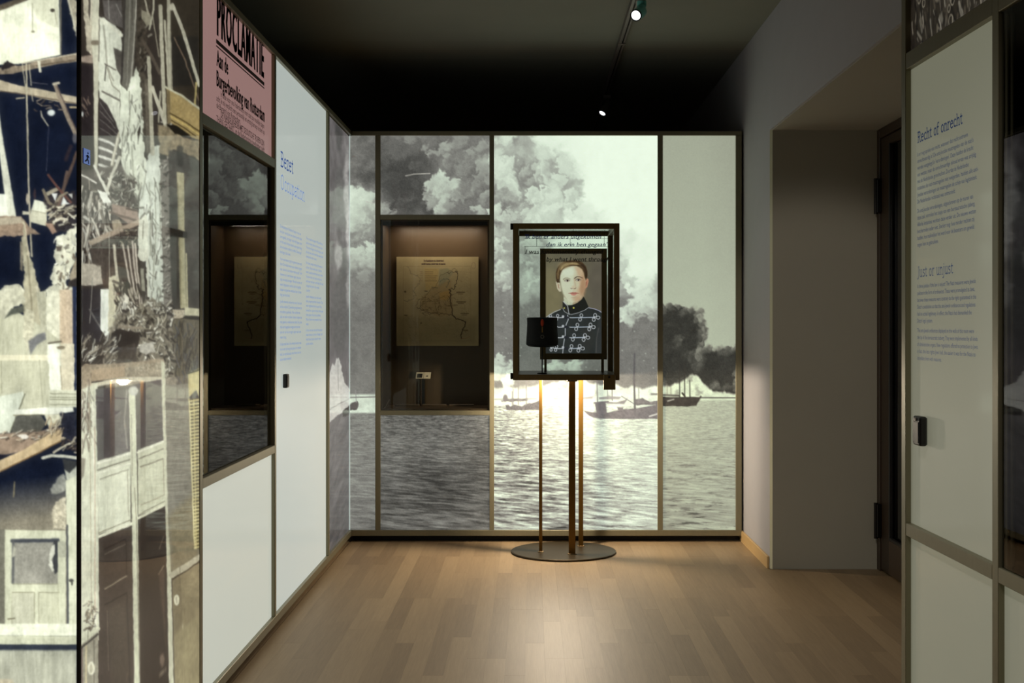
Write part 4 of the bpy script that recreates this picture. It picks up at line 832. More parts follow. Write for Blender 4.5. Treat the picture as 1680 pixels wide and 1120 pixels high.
    c.poly([(60, 480), (76, 476), (76, 600), (70, 560)], (170, 170, 146), 2, 1, .15); c.poly([(42, 505), (56, 512), (54, 566), (44, 576), (38, 552)], (192, 190, 162), 2, 1, .24, rag=3); c.poly([(46, 560), (62, 548), (74, 545), (76, 556), (60, 566), (50, 582)], (96, 98, 104), 3, .8)
    c.poly([(-160, 582), (80, 582), (80, 591), (-160, 592)], (222, 218, 186), 1.5, .9, .05); c.line([(65, 590), (70, 668)], 1, (146, 146, 124)); c.line([(2, 592), (3, 645)], 1.5, (150, 150, 124))
    c.poly([(78, 563), (98, 563), (101, 640), (82, 640)], (230, 234, 214), 1.4, 1, .06, rag=2); c.poly([(100, 563), (122, 563), (122, 642), (101, 642)], (204, 198, 170), 1.4, 1, .12, rag=2); c.blob(100, 570, 7, 3, (120, 112, 92), .6); c.line([(80, 563), (100, 560)], 3, (90, 84, 72), 2); c.line([(99, 600), (102, 640)], 1.5, (156, 148, 124))
    c.poly([(80, 640), (126, 640), (126, 668), (80, 668)], (204, 207, 180), 1, 1, .04)
    for y in (645.5, 651.5, 655, 663.5): c.line([(82, y), (126, y+.5)], 1.3, (128, 128, 106))
    c.poly([(-160, 652), (0, 650), (38, 642), (40, 650), (30, 676), (16, 710), (-160, 716)], (206, 213, 192), 1.4, 1, .05); c.line([(41, 646), (31, 672), (17, 708)], 2, (104, 104, 84))
    c.poly([(24, 672), (74, 668), (120, 668), (121, 675), (86, 680), (24, 682)], (230, 234, 214), 1.2, 1, .07); c.line([(22, 681), (74, 680)], 1.4, (120, 112, 80))
    c.poly([(26, 683), (66, 680), (76, 694), (66, 708), (18, 712)], (92, 92, 84), 2, 1, .15); c.poly([(98, 680), (108, 676), (126, 674), (126, 742), (104, 722), (96, 700)], (40, 42, 52), 3, 1, .3, rag=5); c.poly([(72, 680), (98, 678), (100, 698), (80, 702)], (206, 206, 178), 2, 1, .14, rag=2)
    c.poly([(-160, 714), (0, 711), (60, 708), (96, 700), (100, 716), (60, 735), (0, 748), (-160, 760)], (150, 132, 112), 3, 1, .2, ts=.12); c.debris(0, 706, 100, 722, 46, [(200, 186, 156), (84, 74, 64), (222, 218, 196)], 3, 13, .8, 3, -.2, 7); c.blob(40, 716, 7, 4, (230, 226, 210), .5)
    c.poly([(-160, 810), (0, 755), (40, 737), (80, 712), (97, 705), (102, 708), (100, 724), (60, 745), (0, 774), (-160, 860)], (198, 178, 138), 1.2, 1, .14, ts=.12); c.line([(0, 773), (60, 744), (100, 723)], 2, (118, 92, 60), 1)
    c.poly([(-160, 740), (12, 745), (0, 754), (-160, 800)], (30, 32, 46), 2); c.debris(74, 695, 102, 716, 16, [(224, 214, 184), (196, 176, 140)], 8, 18, 1, 2.4, -1.0, 8); c.line([(88, 742), (104, 732), (122, 724)], 3.4, (196, 190, 164)); c.debris(100, 720, 124, 745, 18, [(180, 174, 150), (70, 62, 58)], 4, 12, 1, 3, -.4, 9)
    # dark room, grey plaster below
    g = c.win(-160, 770, 126, 1030); t = np.clip((c.Y[g]-782-.12*(60-c.X[g]))/70, 0, 1)[..., None]
    tex = (1+.25*(fbm(c.X[g]*.35, c.Y[g]*.35, 3, 2)-.5))[..., None]
    below = (c.Y[g] > 774-(c.X[g]+0)*.29)[..., None]
    c.a[g] = np.where(below, (np.array(NV)*(1-t)+np.array((132, 127, 110))*t)*tex, c.a[g])
    c.line([(70, 751), (84, 747), (105, 748), (126, 751)], 5, (206, 208, 188), 1); c.line([(24, 790), (22, 815)], 1.6, (140, 130, 96)); c.poly([(102, 752), (126, 756), (126, 790), (106, 772)], (60, 62, 62), 2)
    c.poly([(84, 802), (95, 783), (106, 776), (110, 792), (106, 806), (92, 812), (84, 810)], (150, 152, 140), 3, .9, .2, rag=3); c.poly([(106, 770), (114, 776), (126, 764), (126, 800), (112, 800)], (186, 190, 172), 2, 1, .1)
    c.poly([(85, 835), (92, 822), (108, 815), (108, 868), (88, 868)], (190, 184, 158), 2, .9, .3, ts=.3, rag=3); c.poly([(108, 788), (126, 780), (126, 1026), (112, 1026)], (206, 210, 182), 1.4, 1, .04)
    c.line([(110, 862), (111.5, 1022)], 3.4, (70, 72, 76), 1.2); c.blob(117, 952, 4, 3, (70, 70, 66)); c.blob(118, 957, 1.5, 3, (70, 70, 66))
    # the door
    c.poly([(-160, 868), (8, 868), (8, 1024), (-160, 1024)], (112, 111, 98), 2, .9, .12)
    c.poly([(8, 869), (108, 870), (108, 1024), (8, 1024)], (202, 205, 176), 1, 1, .04); c.poly([(20, 884), (95, 884), (95, 957), (20, 957)], (150, 149, 136), 1, 1, .13, ts=.3)
    c.line([(20, 887), (95, 886)], 6, (62, 66, 74), 3); c.line([(22, 888), (21, 955)], 4, (84, 86, 88), 3); c.poly([(88, 886), (95, 886), (95, 938), (90, 942), (86, 925)], (56, 58, 62), 2); c.poly([(86, 894), (91, 893), (90, 908), (84, 918), (89, 935), (86, 937), (80, 926), (81, 910)], (214, 216, 196), 1.2, 1, .1, rag=1.5)
    c.poly([(22, 894), (26, 900), (24, 912), (20, 914)], (180, 180, 160), 1.5); c.poly([(97, 888), (108, 888), (108, 914), (97, 914)], (160, 162, 142), 2, .8)
    c.poly([(20, 972), (56, 972), (56, 1023), (20, 1023)], (188, 189, 164), .8, 1, .03); c.poly([(64, 972), (96, 972), (96, 1023), (64, 1023)], (192, 194, 166), .8, 1, .03)
    for p in ([(20, 971.5), (56, 971.5)], [(64, 971.5), (97, 971.5)], [(56.5, 972), (56.5, 1022)], [(20, 958), (95, 958)]): c.line(p, 1.3, (136, 134, 110))
    c.line([(19.5, 972), (19.5, 1022)], 1, (160, 160, 134)); c.line([(63.5, 972), (63.5, 1022)], 1.2, (150, 148, 124)); c.line([(13, 1015), (24, 1014)], 2.2, (110, 104, 84)); c.line([(95.5, 958), (96, 1022)], 1, (176, 176, 148))
    c.poly([(-160, 1023), (126, 1023), (126, 1043), (-160, 1041)], (226, 230, 204), 1.2, 1, .07, ts=.2); c.poly([(-160, 1041), (126, 1043), (126, 1057), (-160, 1057)], (198, 201, 172), 1.2, 1, .08)
    c.line([(-160, 1060), (126, 1061)], 7, (44, 50, 62), 2.5); c.poly([(-160, 1066), (126, 1066), (126, 1410), (-160, 1410)], (172, 174, 154), 4, 1, .0)
    g = c.win(-160, 1066, 126, 1410); c.a[g] *= (1+.3*(fbm(c.X[g]*.11, c.Y[g]*.008, 4, 5)-.5))[..., None]; c.poly([(-160, 1112), (20, 1114), (26, 1130), (-160, 1140)], (196, 184, 154), 3, .7, .2)
    return aged(c, .9)
def ruin_side():
    c = Canvas(128, -260, 336, 1410, 1.2, (52, 46, 42))
    c.a *= (1+.3*(fbm(c.X*.06, c.Y*.04, 4, 2)-.5))[..., None]
    LG, LG2 = (206, 212, 190), (190, 196, 176)
    # upper far left
    c.poly([(137, -260), (162, -260), (158, 60), (153, 92), (142, 84), (139, 40), (136, 0)], (178, 172, 150), 1.5, 1, .2, rag=2); c.poly([(146, -60), (150, -60), (148, 34), (145, 22)], (70, 64, 60), 1.2); c.line([(150, 0), (149, 40)], 2.5, (200, 196, 172))
    c.poly([(131, 93), (152, 90), (153, 104), (131, 101)], (152, 138, 122), 1.5, 1, .2); c.poly([(131, 104), (152, 108), (152, 228), (131, 228)], (44, 38, 40), 2, 1, .15); c.debris(133, 158, 146, 186, 12, [(120, 104, 92), (84, 72, 66)], 4, 10, 1.5, 3.5, 1, 11); c.blob(135, 187, 2, 4, (190, 196, 190), .6)
    # white broken sheet with lattice
    c.poly([(163, 28), (172, 30), (200, 52), (200, 120), (196, 150), (197, 216), (180, 192), (163, 160), (158, 100)], (200, 204, 184), 1.5, 1, .1, rag=2)
    c.line([(163, 30), (172, 37), (200, 58)], 5, (214, 216, 194), 1); c.line([(170, 42), (176, 110), (186, 132)], 3, (150, 150, 134)); c.line([(172, 105), (190, 115)], 2, (90, 84, 76)); c.line([(174, 106), (172, 132)], 2, (80, 76, 70)); c.poly([(186, 78), (200, 84), (200, 128), (192, 116)], (80, 76, 70), 1.5, 1, .2)
    c.line([(176, 112), (184, 140), (196, 150)], 2, (140, 138, 122)); c.line([(168, 150), (196, 165)], 3, (96, 92, 84)); c.line([(160, 140), (163, 28)], 2, (140, 138, 124))
    c.poly([(163, 160), (176, 172), (190, 200), (197, 222), (197, 232), (163, 228)], (58, 52, 52), 1.5, 1, .2); 
    for k in range(4): c.line([(164, 168+k*14), (176+k*4, 186+k*13), (186+k*3, 200+k*10)], 1.3, (110, 106, 100), .8)
    c.poly([(150, 60), (160, -260), (168, -260), (162, 40), (160, 290), (155, 290), (153, 110)], (196, 196, 172), 1, 1, .07); c.line([(153, 70), (160, 70)], 8, (110, 100, 84), 2, .9); c.line([(163, 32), (162, 100)], 2, (120, 116, 104))
    c.poly([(168, 0), (200, 0), (202, 46), (185, 40), (172, 28)], (92, 88, 84), 2, 1, .15); c.line([(178, 0), (179, 30)], 2, (130, 128, 120)); c.line([(190, 6), (200, 26)], 1.5, (130, 128, 120))
    # staircase stripes
    c.poly([(163, 226), (196, 222), (198, 262), (186, 300), (163, 300)], (92, 88, 82), 2, 1, .15)
    for k in range(6): c.line([(163, 228+k*14), (178, 233+k*14), (190, 240+k*12)], 4.2, (206, 208, 194), 1.5)
    c.line([(196, 218), (190, 240), (178, 300)], 5, (176, 172, 150), 1); c.line([(193, 226), (183, 270)], 1.5, (216, 216, 196))
    # dark grey pilaster
    c.poly([(205, -260), (229, -260), (224, 40), (217, 148), (212, 152), (207, 145), (201, 140), (197, 132), (202, 60)], (100, 98, 88), 1.5, 1, .1); c.line([(206, -60), (203, 60), (199, 134)], 3, (56, 52, 50), 1.2); c.line([(214, -60), (212, 60), (208, 140)], 1.6, (130, 128, 116), 1); c.line([(224, 0), (219, 80), (214, 146)], 2.2, (158, 156, 142), 1); c.line([(218, -60), (217, 40)], 2, (76, 72, 66))
    # brick rake beyond it
    c.poly([(226, -20), (250, -20), (240, 60), (236, 110), (242, 130), (246, 200), (245, 262), (236, 240), (226, 140), (222, 80)], (66, 60, 52), 2, 1, .35, ts=.3, rag=3); c.debris(226, 30, 244, 250, 60, [(150, 146, 128), (100, 94, 80), (40, 36, 32)], 3, 8, 1, 3, -.8, 12)
    # big torn plaster wall
    c.poly([(196, 137), (204, 143), (210, 150), (222, 110), (228, 118), (232, 150), (234, 190), (237, 250), (243, 278), (236, 300), (228, 320), (226, 338), (216, 320), (204, 300), (196, 240), (197, 180)], LG, 1.4, 1, .1, ts=.12, rag=3)
    c.poly([(238, 270), (250, 240), (262, 238), (264, 300), (266, 400), (270, 470), (272, 520), (262, 522), (252, 512), (244, 500), (240, 440), (229, 420), (226, 380), (227, 340), (234, 305)], (196, 203, 186), 1.4, 1, .1, ts=.12, rag=3)
    for p in ([(212, 150), (213, 190), (208, 230)], [(227, 226), (226, 236)], [(232, 300), (226, 330)], [(245, 300), (247, 360), (246, 420)], [(254, 300), (256, 380), (250, 470)], [(247, 390), (249, 410)], [(262, 300), (263, 380)], [(236, 340), (235, 385)], [(240, 280), (234, 320), (228, 332)], [(203, 200), (198, 262)], [(216, 240), (219, 290)]): c.line(p, 1.6, (128, 128, 112), 1.2, .8)
    c.debris(236, 290, 264, 500, 60, [(142, 144, 128), (216, 220, 204), (110, 106, 94)], 4, 18, .7, 1.8, 1.5, 13)
    c.debris(199, 150, 234, 330, 50, [(150, 152, 136), (222, 226, 208)], 4, 16, .7, 1.8, 1.6, 14)
    c.poly([(225, 216), (230, 205), (231, 212), (227, 232)], (60, 56, 50), 1)
    # speckled masonry strip
    c.poly([(263, 262), (277, 262), (279, 400), (283, 500), (284, 640), (270, 640), (268, 470), (265, 350)], (118, 114, 104), 1.5, 1, .0)
    c.debris(262, 180, 282, 560, 170, [(150, 148, 136), (84, 80, 72), (178, 176, 162), (62, 56, 50)], 1.5, 5, 1.2, 3, -.5, 15); c.poly([(237, 130), (246, 128), (248, 250), (240, 250)], (96, 90, 78), 2, .9, .3, ts=.4)
    # timbers top right
    c.poly([(256, -60), (336, -60), (336, 160), (300, 158), (272, 140), (262, 100)], (52, 46, 38), 2, .9, .15); c.poly([(280, 60), (326, 60), (326, 140), (282, 142)], (38, 36, 34), 4, .8)
    T1, T2 = (168, 166, 144), (184, 182, 160)
    c.poly([(232, 16), (246, 22), (250, 40), (240, 42), (232, 30)], (140, 136, 116), 1.5, 1, .2); c.line([(252, -60), (252, 16), (245, 48)], 3, T1); c.line([(250, 24), (254, 50), (261, 93)], 2, (130, 126, 108)); c.line([(238, 0), (243, 22)], 3, (160, 156, 136))
    c.line([(263, 10), (266, 90), (270, 190), (271, 206)], 6.4, T1, 1); c.line([(244, 95), (247, 160), (250, 252)], 6, T1, 1, w2=6.5); c.line([(250, 143), (260, 172), (271, 204)], 5.6, T2, 1); c.line([(270, 34), (274, 90), (277, 148)], 3.4, T1, 1); c.line([(276, -60), (277, 60), (281, 147)], 5.4, T1, 1); c.line([(279.5, 20), (282, 147)], 1.4, (120, 116, 100))
    c.line([(283, 8), (300, 50), (327, 140)], 5.6, T2, 1); c.line([(286, 62), (304, 100), (326, 164)], 2.4, (108, 92, 76), 1); c.line([(322, 136), (318, 200), (322, 226)], 3, (178, 164, 108), 1); c.line([(263, 150), (260, 200)], 2.6, T1, 1)
    c.line([(234, 66), (250, 95), (262, 120)], 5, (84, 76, 66), 1.5); c.blob(281, 12, 4, 5, T2, .6)
    # ochre floor edge
    c.poly([(273, 144), (300, 158), (336, 184), (336, 232), (315, 226), (290, 208), (275, 198)], (150, 132, 88), 1.2, 1, .14, ts=.3); c.line([(272, 143), (300, 158), (328, 179)], 3.2, (176, 176, 150), .8); c.poly([(273, 146), (279, 150), (280, 202), (275, 204)], (108, 96, 70), 1, 1, .2)
    c.line([(279, 186), (300, 197), (328, 216)], 2.2, (70, 58, 34)); c.line([(280, 191), (300, 202), (326, 220)], 2.4, (184, 164, 100)); c.line([(281, 197), (300, 208), (322, 224)], 1.8, (70, 58, 34)); c.poly([(273, 204), (290, 206), (312, 222), (300, 226), (282, 218)], (22, 18, 14), 2, 1, .1)
    c.poly([(258, 206), (272, 204), (286, 219), (300, 226), (327, 232), (327, 262), (300, 250), (284, 246), (276, 258), (262, 250)], (128, 118, 94), 2.5, 1, .28, ts=.25, rag=3)
    # smoke grey beyond
    c.poly([(277, 246), (300, 252), (336, 268), (336, 530), (283, 512), (279, 400)], (66, 63, 58), 3, 1, .22, ts=.05); c.blob(316, 300, 14, 24, (84, 80, 72), .9, .7, .1, 6); c.blob(318, 405, 12, 16, (86, 82, 76), .9, .6, .1, 6); c.blob(300, 470, 16, 20, (50, 48, 46), .9, .6)
    c.line([(295, 244), (296, 268)], 10, (40, 38, 34), 3, .8); c.poly([(290, 282), (302, 284), (303, 400), (306, 505), (296, 506), (293, 400)], (160, 156, 124), 1, 1, .09); c.line([(291.5, 300), (294.5, 400), (297, 500)], 1.2, (124, 118, 88)); c.line([(305.5, 416), (307.5, 504)], 2.4, (170, 166, 130), .7)
    c.poly([(279, 372), (307, 381), (307, 391), (303, 390), (293, 389), (279, 389)], (32, 29, 26), 1)
    c.poly([(283, 507), (303, 508), (303, 521), (283, 522)], (168, 160, 138), 1.2, 1, .25, ts=.6, rag=1); c.poly([(303, 504), (327, 506), (327, 518), (303, 517)], (182, 180, 150), .9, 1, .06); c.line([(303, 521), (327, 522)], 5, (34, 32, 28), 1.5)
    c.poly([(282, 523), (303, 522), (327, 526), (327, 640), (283, 640)], (96, 91, 76), 1.5, 1, .0); c.debris(284, 524, 324, 625, 90, [(116, 110, 92), (74, 70, 60), (92, 94, 98)], 8, 26, .8, 2.2, 1.52, 16)
    # middle: rags, lath, wedge
    c.poly([(131, 280), (200, 270), (226, 330), (228, 400), (172, 402), (150, 420), (131, 400)], (84, 78, 72), 3, .9, .3, ts=.1)
    c.debris(133, 292, 182, 425, 90, [(196, 194, 176), (140, 134, 120), (70, 64, 60), (216, 216, 200)], 10, 34, 1.4, 5, 1.5, 17); c.debris(165, 280, 222, 340, 90, [(206, 208, 190), (150, 148, 132), (90, 84, 76)], 4, 16, 1.2, 3.5, None, 18)
    c.line([(126, 284), (140, 290), (158, 300)], 2.6, (216, 216, 202)); c.line([(155, 272), (164, 292), (178, 318)], 4.4, (206, 208, 190)); c.line([(196, 258), (182, 290), (176, 312)], 5, (196, 196, 176)); c.poly([(160, 312), (174, 316), (182, 332), (170, 334)], (222, 226, 210), 1.5, 1, .1, rag=2)
    c.poly([(183, 334), (200, 338), (226, 344), (228, 360), (210, 366), (184, 348)], (144, 128, 114), 1.2, 1, .12); c.line([(180, 348), (204, 356), (226, 362)], 3.4, (98, 86, 76)); c.line([(208, 342), (226, 346)], 3, (84, 74, 66))
    c.poly([(183, 362), (196, 360), (202, 372), (186, 378)], (156, 146, 124), 1.5, 1, .2); c.poly([(150, 396), (226, 372), (224, 460), (150, 470)], (76, 68, 62), 3, .9, .22, ts=.3); c.line([(150, 398), (171, 388), (200, 376), (227, 364)], 8.5, (164, 150, 130), 1); c.debris(196, 376, 226, 398, 26, [(150, 142, 122), (56, 50, 46)], 3, 8, 1, 2.6, None, 19)
    c.poly([(131, 430), (165, 436), (168, 466), (131, 472)], (172, 166, 148), 2, 1, .16, rag=2); c.line([(131, 470), (166, 471)], 4, (52, 46, 44), 1.5)
    c.poly([(131, 474), (165, 474), (166, 562), (131, 562)], (46, 42, 46), 1.5, 1, .1); c.line([(152, 455), (149, 508), (147, 530)], 1.2, (150, 150, 136)); c.line([(147, 508), (162, 532), (180, 556)], 3, (98, 96, 92)); c.poly([(165, 474), (180, 474), (182, 552), (176, 556), (165, 540)], (226, 232, 216), 1.2, 1, .04)
    c.line([(179, 370), (180, 480), (181, 560)], 1.1, (170, 168, 150), .8)
    c.poly([(178, 455), (194, 450), (197, 470), (196, 545), (178, 545)], (196, 193, 164), 1.3, 1, .12, rag=1.5); c.line([(187, 402), (190, 430), (192, 456)], 4.4, (200, 196, 172), .8)
    for p in ([(202, 402), (210, 450), (222, 505)], [(210, 404), (216, 450), (226, 506)], [(217, 396), (222, 450), (230, 500)], [(221.5, 400), (226, 450), (233, 500)]): c.line(p, 3, (192, 184, 166), .8)
    c.debris(184, 460, 230, 530, 60, [(170, 164, 144), (90, 82, 74), (200, 196, 176), (58, 52, 50)], 6, 20, 1.4, 4, 1.2, 20); c.poly([(204, 480), (212, 488), (208, 508), (204, 500)], (210, 208, 188), 1.2)
    c.poly([(227, 362), (240, 352), (244, 366), (244, 424), (238, 430), (230, 428), (226, 420)], (206, 209, 188), 1.2, 1, .08, rag=2); c.line([(235, 362), (234, 392)], 1.4, (130, 128, 112)); c.poly([(230, 430), (239, 428), (239, 486), (236, 512), (230, 470)], (64, 60, 56), 1.5, 1, .15); c.line([(242, 420), (243, 486)], 2.6, (196, 198, 178)); c.poly([(231, 440), (236, 440), (238, 478), (232, 476)], (150, 150, 132), 1.5)
    # rubble heap
    c.poly([(190, 520), (232, 500), (250, 486), (266, 505), (276, 530), (286, 548), (288, 640), (171, 640), (171, 560)], (120, 115, 100), 3, 1, .3, ts=.2, rag=5)
    c.debris(190, 495, 284, 612, 300, [(192, 190, 168), (150, 146, 126), (82, 76, 66), (50, 46, 42), (212, 212, 194)], 3, 11, 1.2, 4, None, 21)
    c.poly([(182, 548), (196, 540), (230, 545), (229, 562), (222, 580), (180, 578)], (46, 40, 38), 2, 1, .15, rag=2); c.line([(196, 536), (232, 538)], 5, (142, 134, 116), 1.2); c.debris(131, 556, 190, 600, 60, [(196, 196, 178), (90, 84, 76), (150, 144, 126), (226, 228, 212)], 6, 20, 1, 3.2, -.9, 22)
    c.poly([(194, 570), (222, 562), (228, 596), (200, 610), (190, 600)], (70, 64, 58), 2.5, .9, .2, rag=3); c.poly([(230, 566), (252, 560), (254, 576), (240, 582), (230, 576)], (170, 168, 154), 1.5, 1, .15, rag=2)
    c.poly([(131, 604), (140, 596), (172, 598), (268, 588), (270, 596), (200, 606), (150, 612), (150, 640), (131, 650)], (150, 138, 116), 1.5, 1, .2, ts=.25, rag=1.5); c.poly([(150, 606), (206, 600), (206, 618), (150, 626)], (164, 148, 122), 1.4, 1, .12)
    c.poly([(205, 604), (268, 592), (268, 622), (206, 628)], (146, 138, 118), 1.5, 1, .26, ts=.4, rag=2); c.line([(152, 632), (205, 622), (268, 622)], 7, (196, 192, 166), 1.2, 1, .1)
    # lower facade
    c.poly([(131, 640), (160, 628), (163, 1050), (131, 1060)], (204, 207, 182), 1.5, 1, .07, ts=.1); c.debris(132, 620, 148, 720, 46, [(140, 122, 108), (226, 228, 206), (164, 150, 132)], 8, 30, 1, 2.4, 1.55, 23); c.line([(147, 640), (148, 760), (150, 1010)], 1.2, (160, 154, 128)); c.line([(152, 660), (155, 800), (157, 1030)], 2.2, (226, 228, 206)); c.line([(155.5, 700), (156, 1010)], 1.4, (176, 156, 130)); c.poly([(131, 750), (140, 752), (138, 780), (131, 790)], (120, 112, 100), 2, .8)
    c.debris(140, 985, 157, 1032, 40, [(226, 228, 208), (120, 112, 94), (180, 172, 146)], 3, 8, 1, 2.6, None, 24)
    c.poly([(157, 638), (214, 632), (266, 622), (268, 740), (214, 758), (160, 766)], (70, 66, 68), 1.2, 1, .08, ts=.06); c.poly([(186, 640), (212, 636), (210, 742), (188, 748)], (104, 100, 100), 6, .6); c.line([(208, 640), (204, 690), (209, 735)], 2.4, (170, 168, 152), 2, .6)
    c.poly([(160, 756), (214, 740), (214, 860), (162, 876)], (198, 202, 178), 1, 1, .03); c.poly([(226, 738), (268, 722), (273, 826), (227, 846)], (190, 193, 166), 1, 1, .03)
    for p, col, wd in (([(160, 760), (214, 743)], (226, 228, 206), 3), ([(160, 771), (214, 753)], (112, 110, 96), 2.6), ([(160, 776), (214, 760)], (218, 220, 198), 2.4), ([(164, 786), (210, 770)], (134, 132, 114), 1.8), ([(162, 880), (216, 859)], (214, 216, 190), 5), ([(162, 874), (216, 852)], (126, 122, 102), 1.6),
        ([(226, 742), (268, 724)], (220, 222, 198), 3), ([(228, 752), (268, 736)], (116, 112, 96), 2), ([(230, 766), (268, 752)], (126, 122, 104), 2.2), ([(227, 850), (273, 826)], (206, 208, 180), 4.4), ([(228, 844), (273, 820)], (120, 116, 98), 1.4), ([(268, 754), (269, 812), (232, 828)], (150, 146, 122), 1.6), ([(209, 772), (211, 846)], (150, 148, 128), 1.4)): c.line(p, wd, col, .8)
    c.poly([(162, 884), (217, 863), (224, 1410), (164, 1410)], (58, 51, 47), 1, 1, .1); c.poly([(229, 852), (273, 830), (284, 1410), (234, 1410)], (38, 32, 30), 1, 1, .08)
    for p, col, wd in (([(172, 900), (206, 884)], (34, 28, 26), 2), ([(172, 909), (206, 892)], (104, 98, 84), 1.6), ([(172, 966), (208, 944)], (132, 126, 106), 2.4), ([(172, 992), (208, 972)], (30, 26, 24), 2), ([(176, 1002), (178, 1100)], (96, 90, 80), 1.2), ([(207, 886), (208, 944)], (36, 30, 28), 1.2), ([(208, 974), (213, 1120)], (34, 30, 28), 1.4), ([(260, 942), (269, 928)], (116, 108, 90), 2), ([(262, 900), (268, 880)], (90, 84, 72), 1.4)): c.line(p, wd, col, .9)
    c.poly([(178, 1000), (206, 984), (212, 1120), (182, 1120)], (68, 62, 54), 4, .8, .14, ts=.4); c.poly([(260, 940), (269, 934), (272, 1060), (266, 1000)], (74, 62, 54), 3, .8); c.blob(266, 1082, 4, 10, (118, 104, 90), .6, .9); c.line([(262, 1108), (272, 1096)], 2, (120, 112, 96)); c.debris(206, 1110, 222, 1126, 12, [(96, 88, 76)], 4, 8, 1, 2, -.6, 25)
    # mullions
    c.poly([(211, 640), (222, 640), (226, 830), (233, 1410), (224, 1410), (216, 830)], (200, 204, 176), 1, 1, .04); c.line([(215.5, 680), (217, 780)], 1.4, (150, 148, 128)); c.line([(221, 800), (224, 860), (229, 1110)], 1.4, (136, 132, 112)); c.blob(219, 641, 8, 8, (176, 178, 166), .5)
    c.poly([(264, 590), (271, 596), (274, 760), (280, 900), (292, 1410), (283, 1410), (272, 860), (268, 720)], (190, 192, 166), 1, 1, .06); c.line([(285, 1050), (287, 1075)], 3, (100, 94, 80))
    # grey side wall, ladder, rail
    c.poly([(271, 632), (327, 628), (327, 912), (282, 942), (276, 860)], (112, 110, 98), 1.4, 1, .0); g = c.win(272, 634, 327, 940); mk = (c.X[g] > 271+(c.Y[g]-630)*.034)[..., None]; c.a[g] = np.where(mk, c.a[g]*(1+.22*(fbm(c.X[g]*.25, c.Y[g]*.12, 3, 4)-.5))[..., None], c.a[g])
    c.poly([(276, 846), (327, 800), (327, 912), (282, 942)], (112, 105, 80), 10, .8, .12)
    c.poly([(308, 612), (327, 604), (327, 650), (310, 654)], (178, 168, 116), 1, 1, .06); c.line([(308, 613), (327, 606)], 2, (58, 54, 40)); c.poly([(310, 652), (322, 640), (327, 652), (318, 658)], (34, 32, 40), 1.5)
    c.poly([(310, 655), (327, 652), (327, 900), (319, 900)], (92, 86, 56), 1, .9, .1)
    for k in range(44): y = 658+k*5.6; t = (y-655)/245; c.line([(311+8*t, y), (326, y-2.4)], 2.0, (204, 194, 138), .7)
    c.line([(310.5, 655), (314, 760), (319.5, 900)], 2.2, (206, 198, 146), .8); c.line([(318, 655), (320, 780), (322, 900)], 1.6, (196, 186, 130), .8)
    c.line([(282, 943), (304, 930), (328, 914)], 10, (164, 161, 138), 1); c.line([(283, 950), (306, 936), (328, 920)], 1.8, (58, 50, 38), 1); c.line([(295, 930), (295.5, 940)], 1, (110, 104, 88))
    c.poly([(283, 952), (328, 922), (330, 1410), (292, 1410)], (126, 117, 90), 1.2, 1, .12, ts=.12); c.poly([(286, 1040), (312, 1020), (328, 1006), (330, 1410), (292, 1410)], (136, 128, 98), 1.2, 1, .1); c.line([(295, 944), (296, 985)], 1.4, (96, 88, 66))
    c.poly([(283, 952), (296, 944), (300, 1020), (287, 1040)], (104, 96, 74), 2, .7); c.blob(290, 984, 4.4, 9, (206, 206, 178), .3); c.blob(290, 984, 1.8, 6, (170, 166, 140), .5); c.blob(299, 1026, 1.4, 2, (190, 186, 156))
    # bottom left boards
    c.poly([(131, 1058), (161, 1036), (163, 1410), (131, 1410)], (150, 148, 130), 1.2, 1, .14, ts=.15); c.line([(141, 1060), (142, 1410)], 3, (196, 188, 150), 1); c.line([(134, 1062), (135, 1410)], 3, (110, 96, 92), 1.5); c.line([(131, 1054), (160, 1031)], 8, (202, 205, 178), 1); c.line([(144, 1034), (144, 1050)], 1, (110, 108, 92)); c.line([(132, 1063), (161, 1040)], 3, (54, 52, 50), 1.5); c.line([(154, 1050), (155, 1410)], 1.5, (104, 100, 88))
    c.blob(149.5, 1096, 6, 11, (222, 222, 196), .3); c.blob(149.5, 1096, 2.4, 7, (190, 188, 160), .5)
    return aged(c, 1.1)
re_, rs_ = ruin_end(), ruin_side()
box = thing('lightbox', (-1.40, 3.60, 0), 'floor to top backlit lightbox at the left edge printed with a bombed house', 'lightbox')
pm_e = print_mat('backlit_ruin_print_end', 1.05, .28, .4); pm_s = print_mat('backlit_ruin_print_side', .96, .25, .42)
YE = 3.055
o = print_sheet('photo_panel', axis(-1.72, Xl-.009, .0020, -1.30, 0, .012), axis(TZ, BZ, .0021, .44, 2.11, .012), lambda u, v: (u, np.full_like(u, YE), v), topx, re_, 1.0, pm_e, box)
o['label'] = 'end face print with beams and a door'
def side_axis():
    px = np.arange(131.2, 327.5, 1.0); return Xl*F/(px-VX)
# the print is seen at a raking angle: one column of the sheet per px of the raking view keeps it sharp
o = print_sheet('photo_panel', side_axis(), axis(TZ, BZ, .0027, .42, 2.42, .012), lambda u, v: (np.full_like(u, Xl), u, v), topx, rs_, 1.0, pm_s, box)
o['label'] = 'long side print with torn plaster and rubble'
b = MB(); b.box(-1.72, Xl-.010, YE+.004, YE+.06, BZ, TZ); b.box(-1.72, Xl-.004, YE+.06, 4.158, BZ, TZ); b.box(-1.70, Xl-.03, YE+.03, 4.15, 0, BZ); b.build('body', M['dark'], box)
b = MB(); b.box(Xl-.008, Xl+.001, YE-.003, YE+.006, BZ, TZ, .001); b.build('corner_trim', M['dark'], box)
b = MB(); b.box(Xl-.02, Xl+.002, 4.152, 4.164, BZ, TZ, .001); b.build('edge_trim', M['bronze'], box)
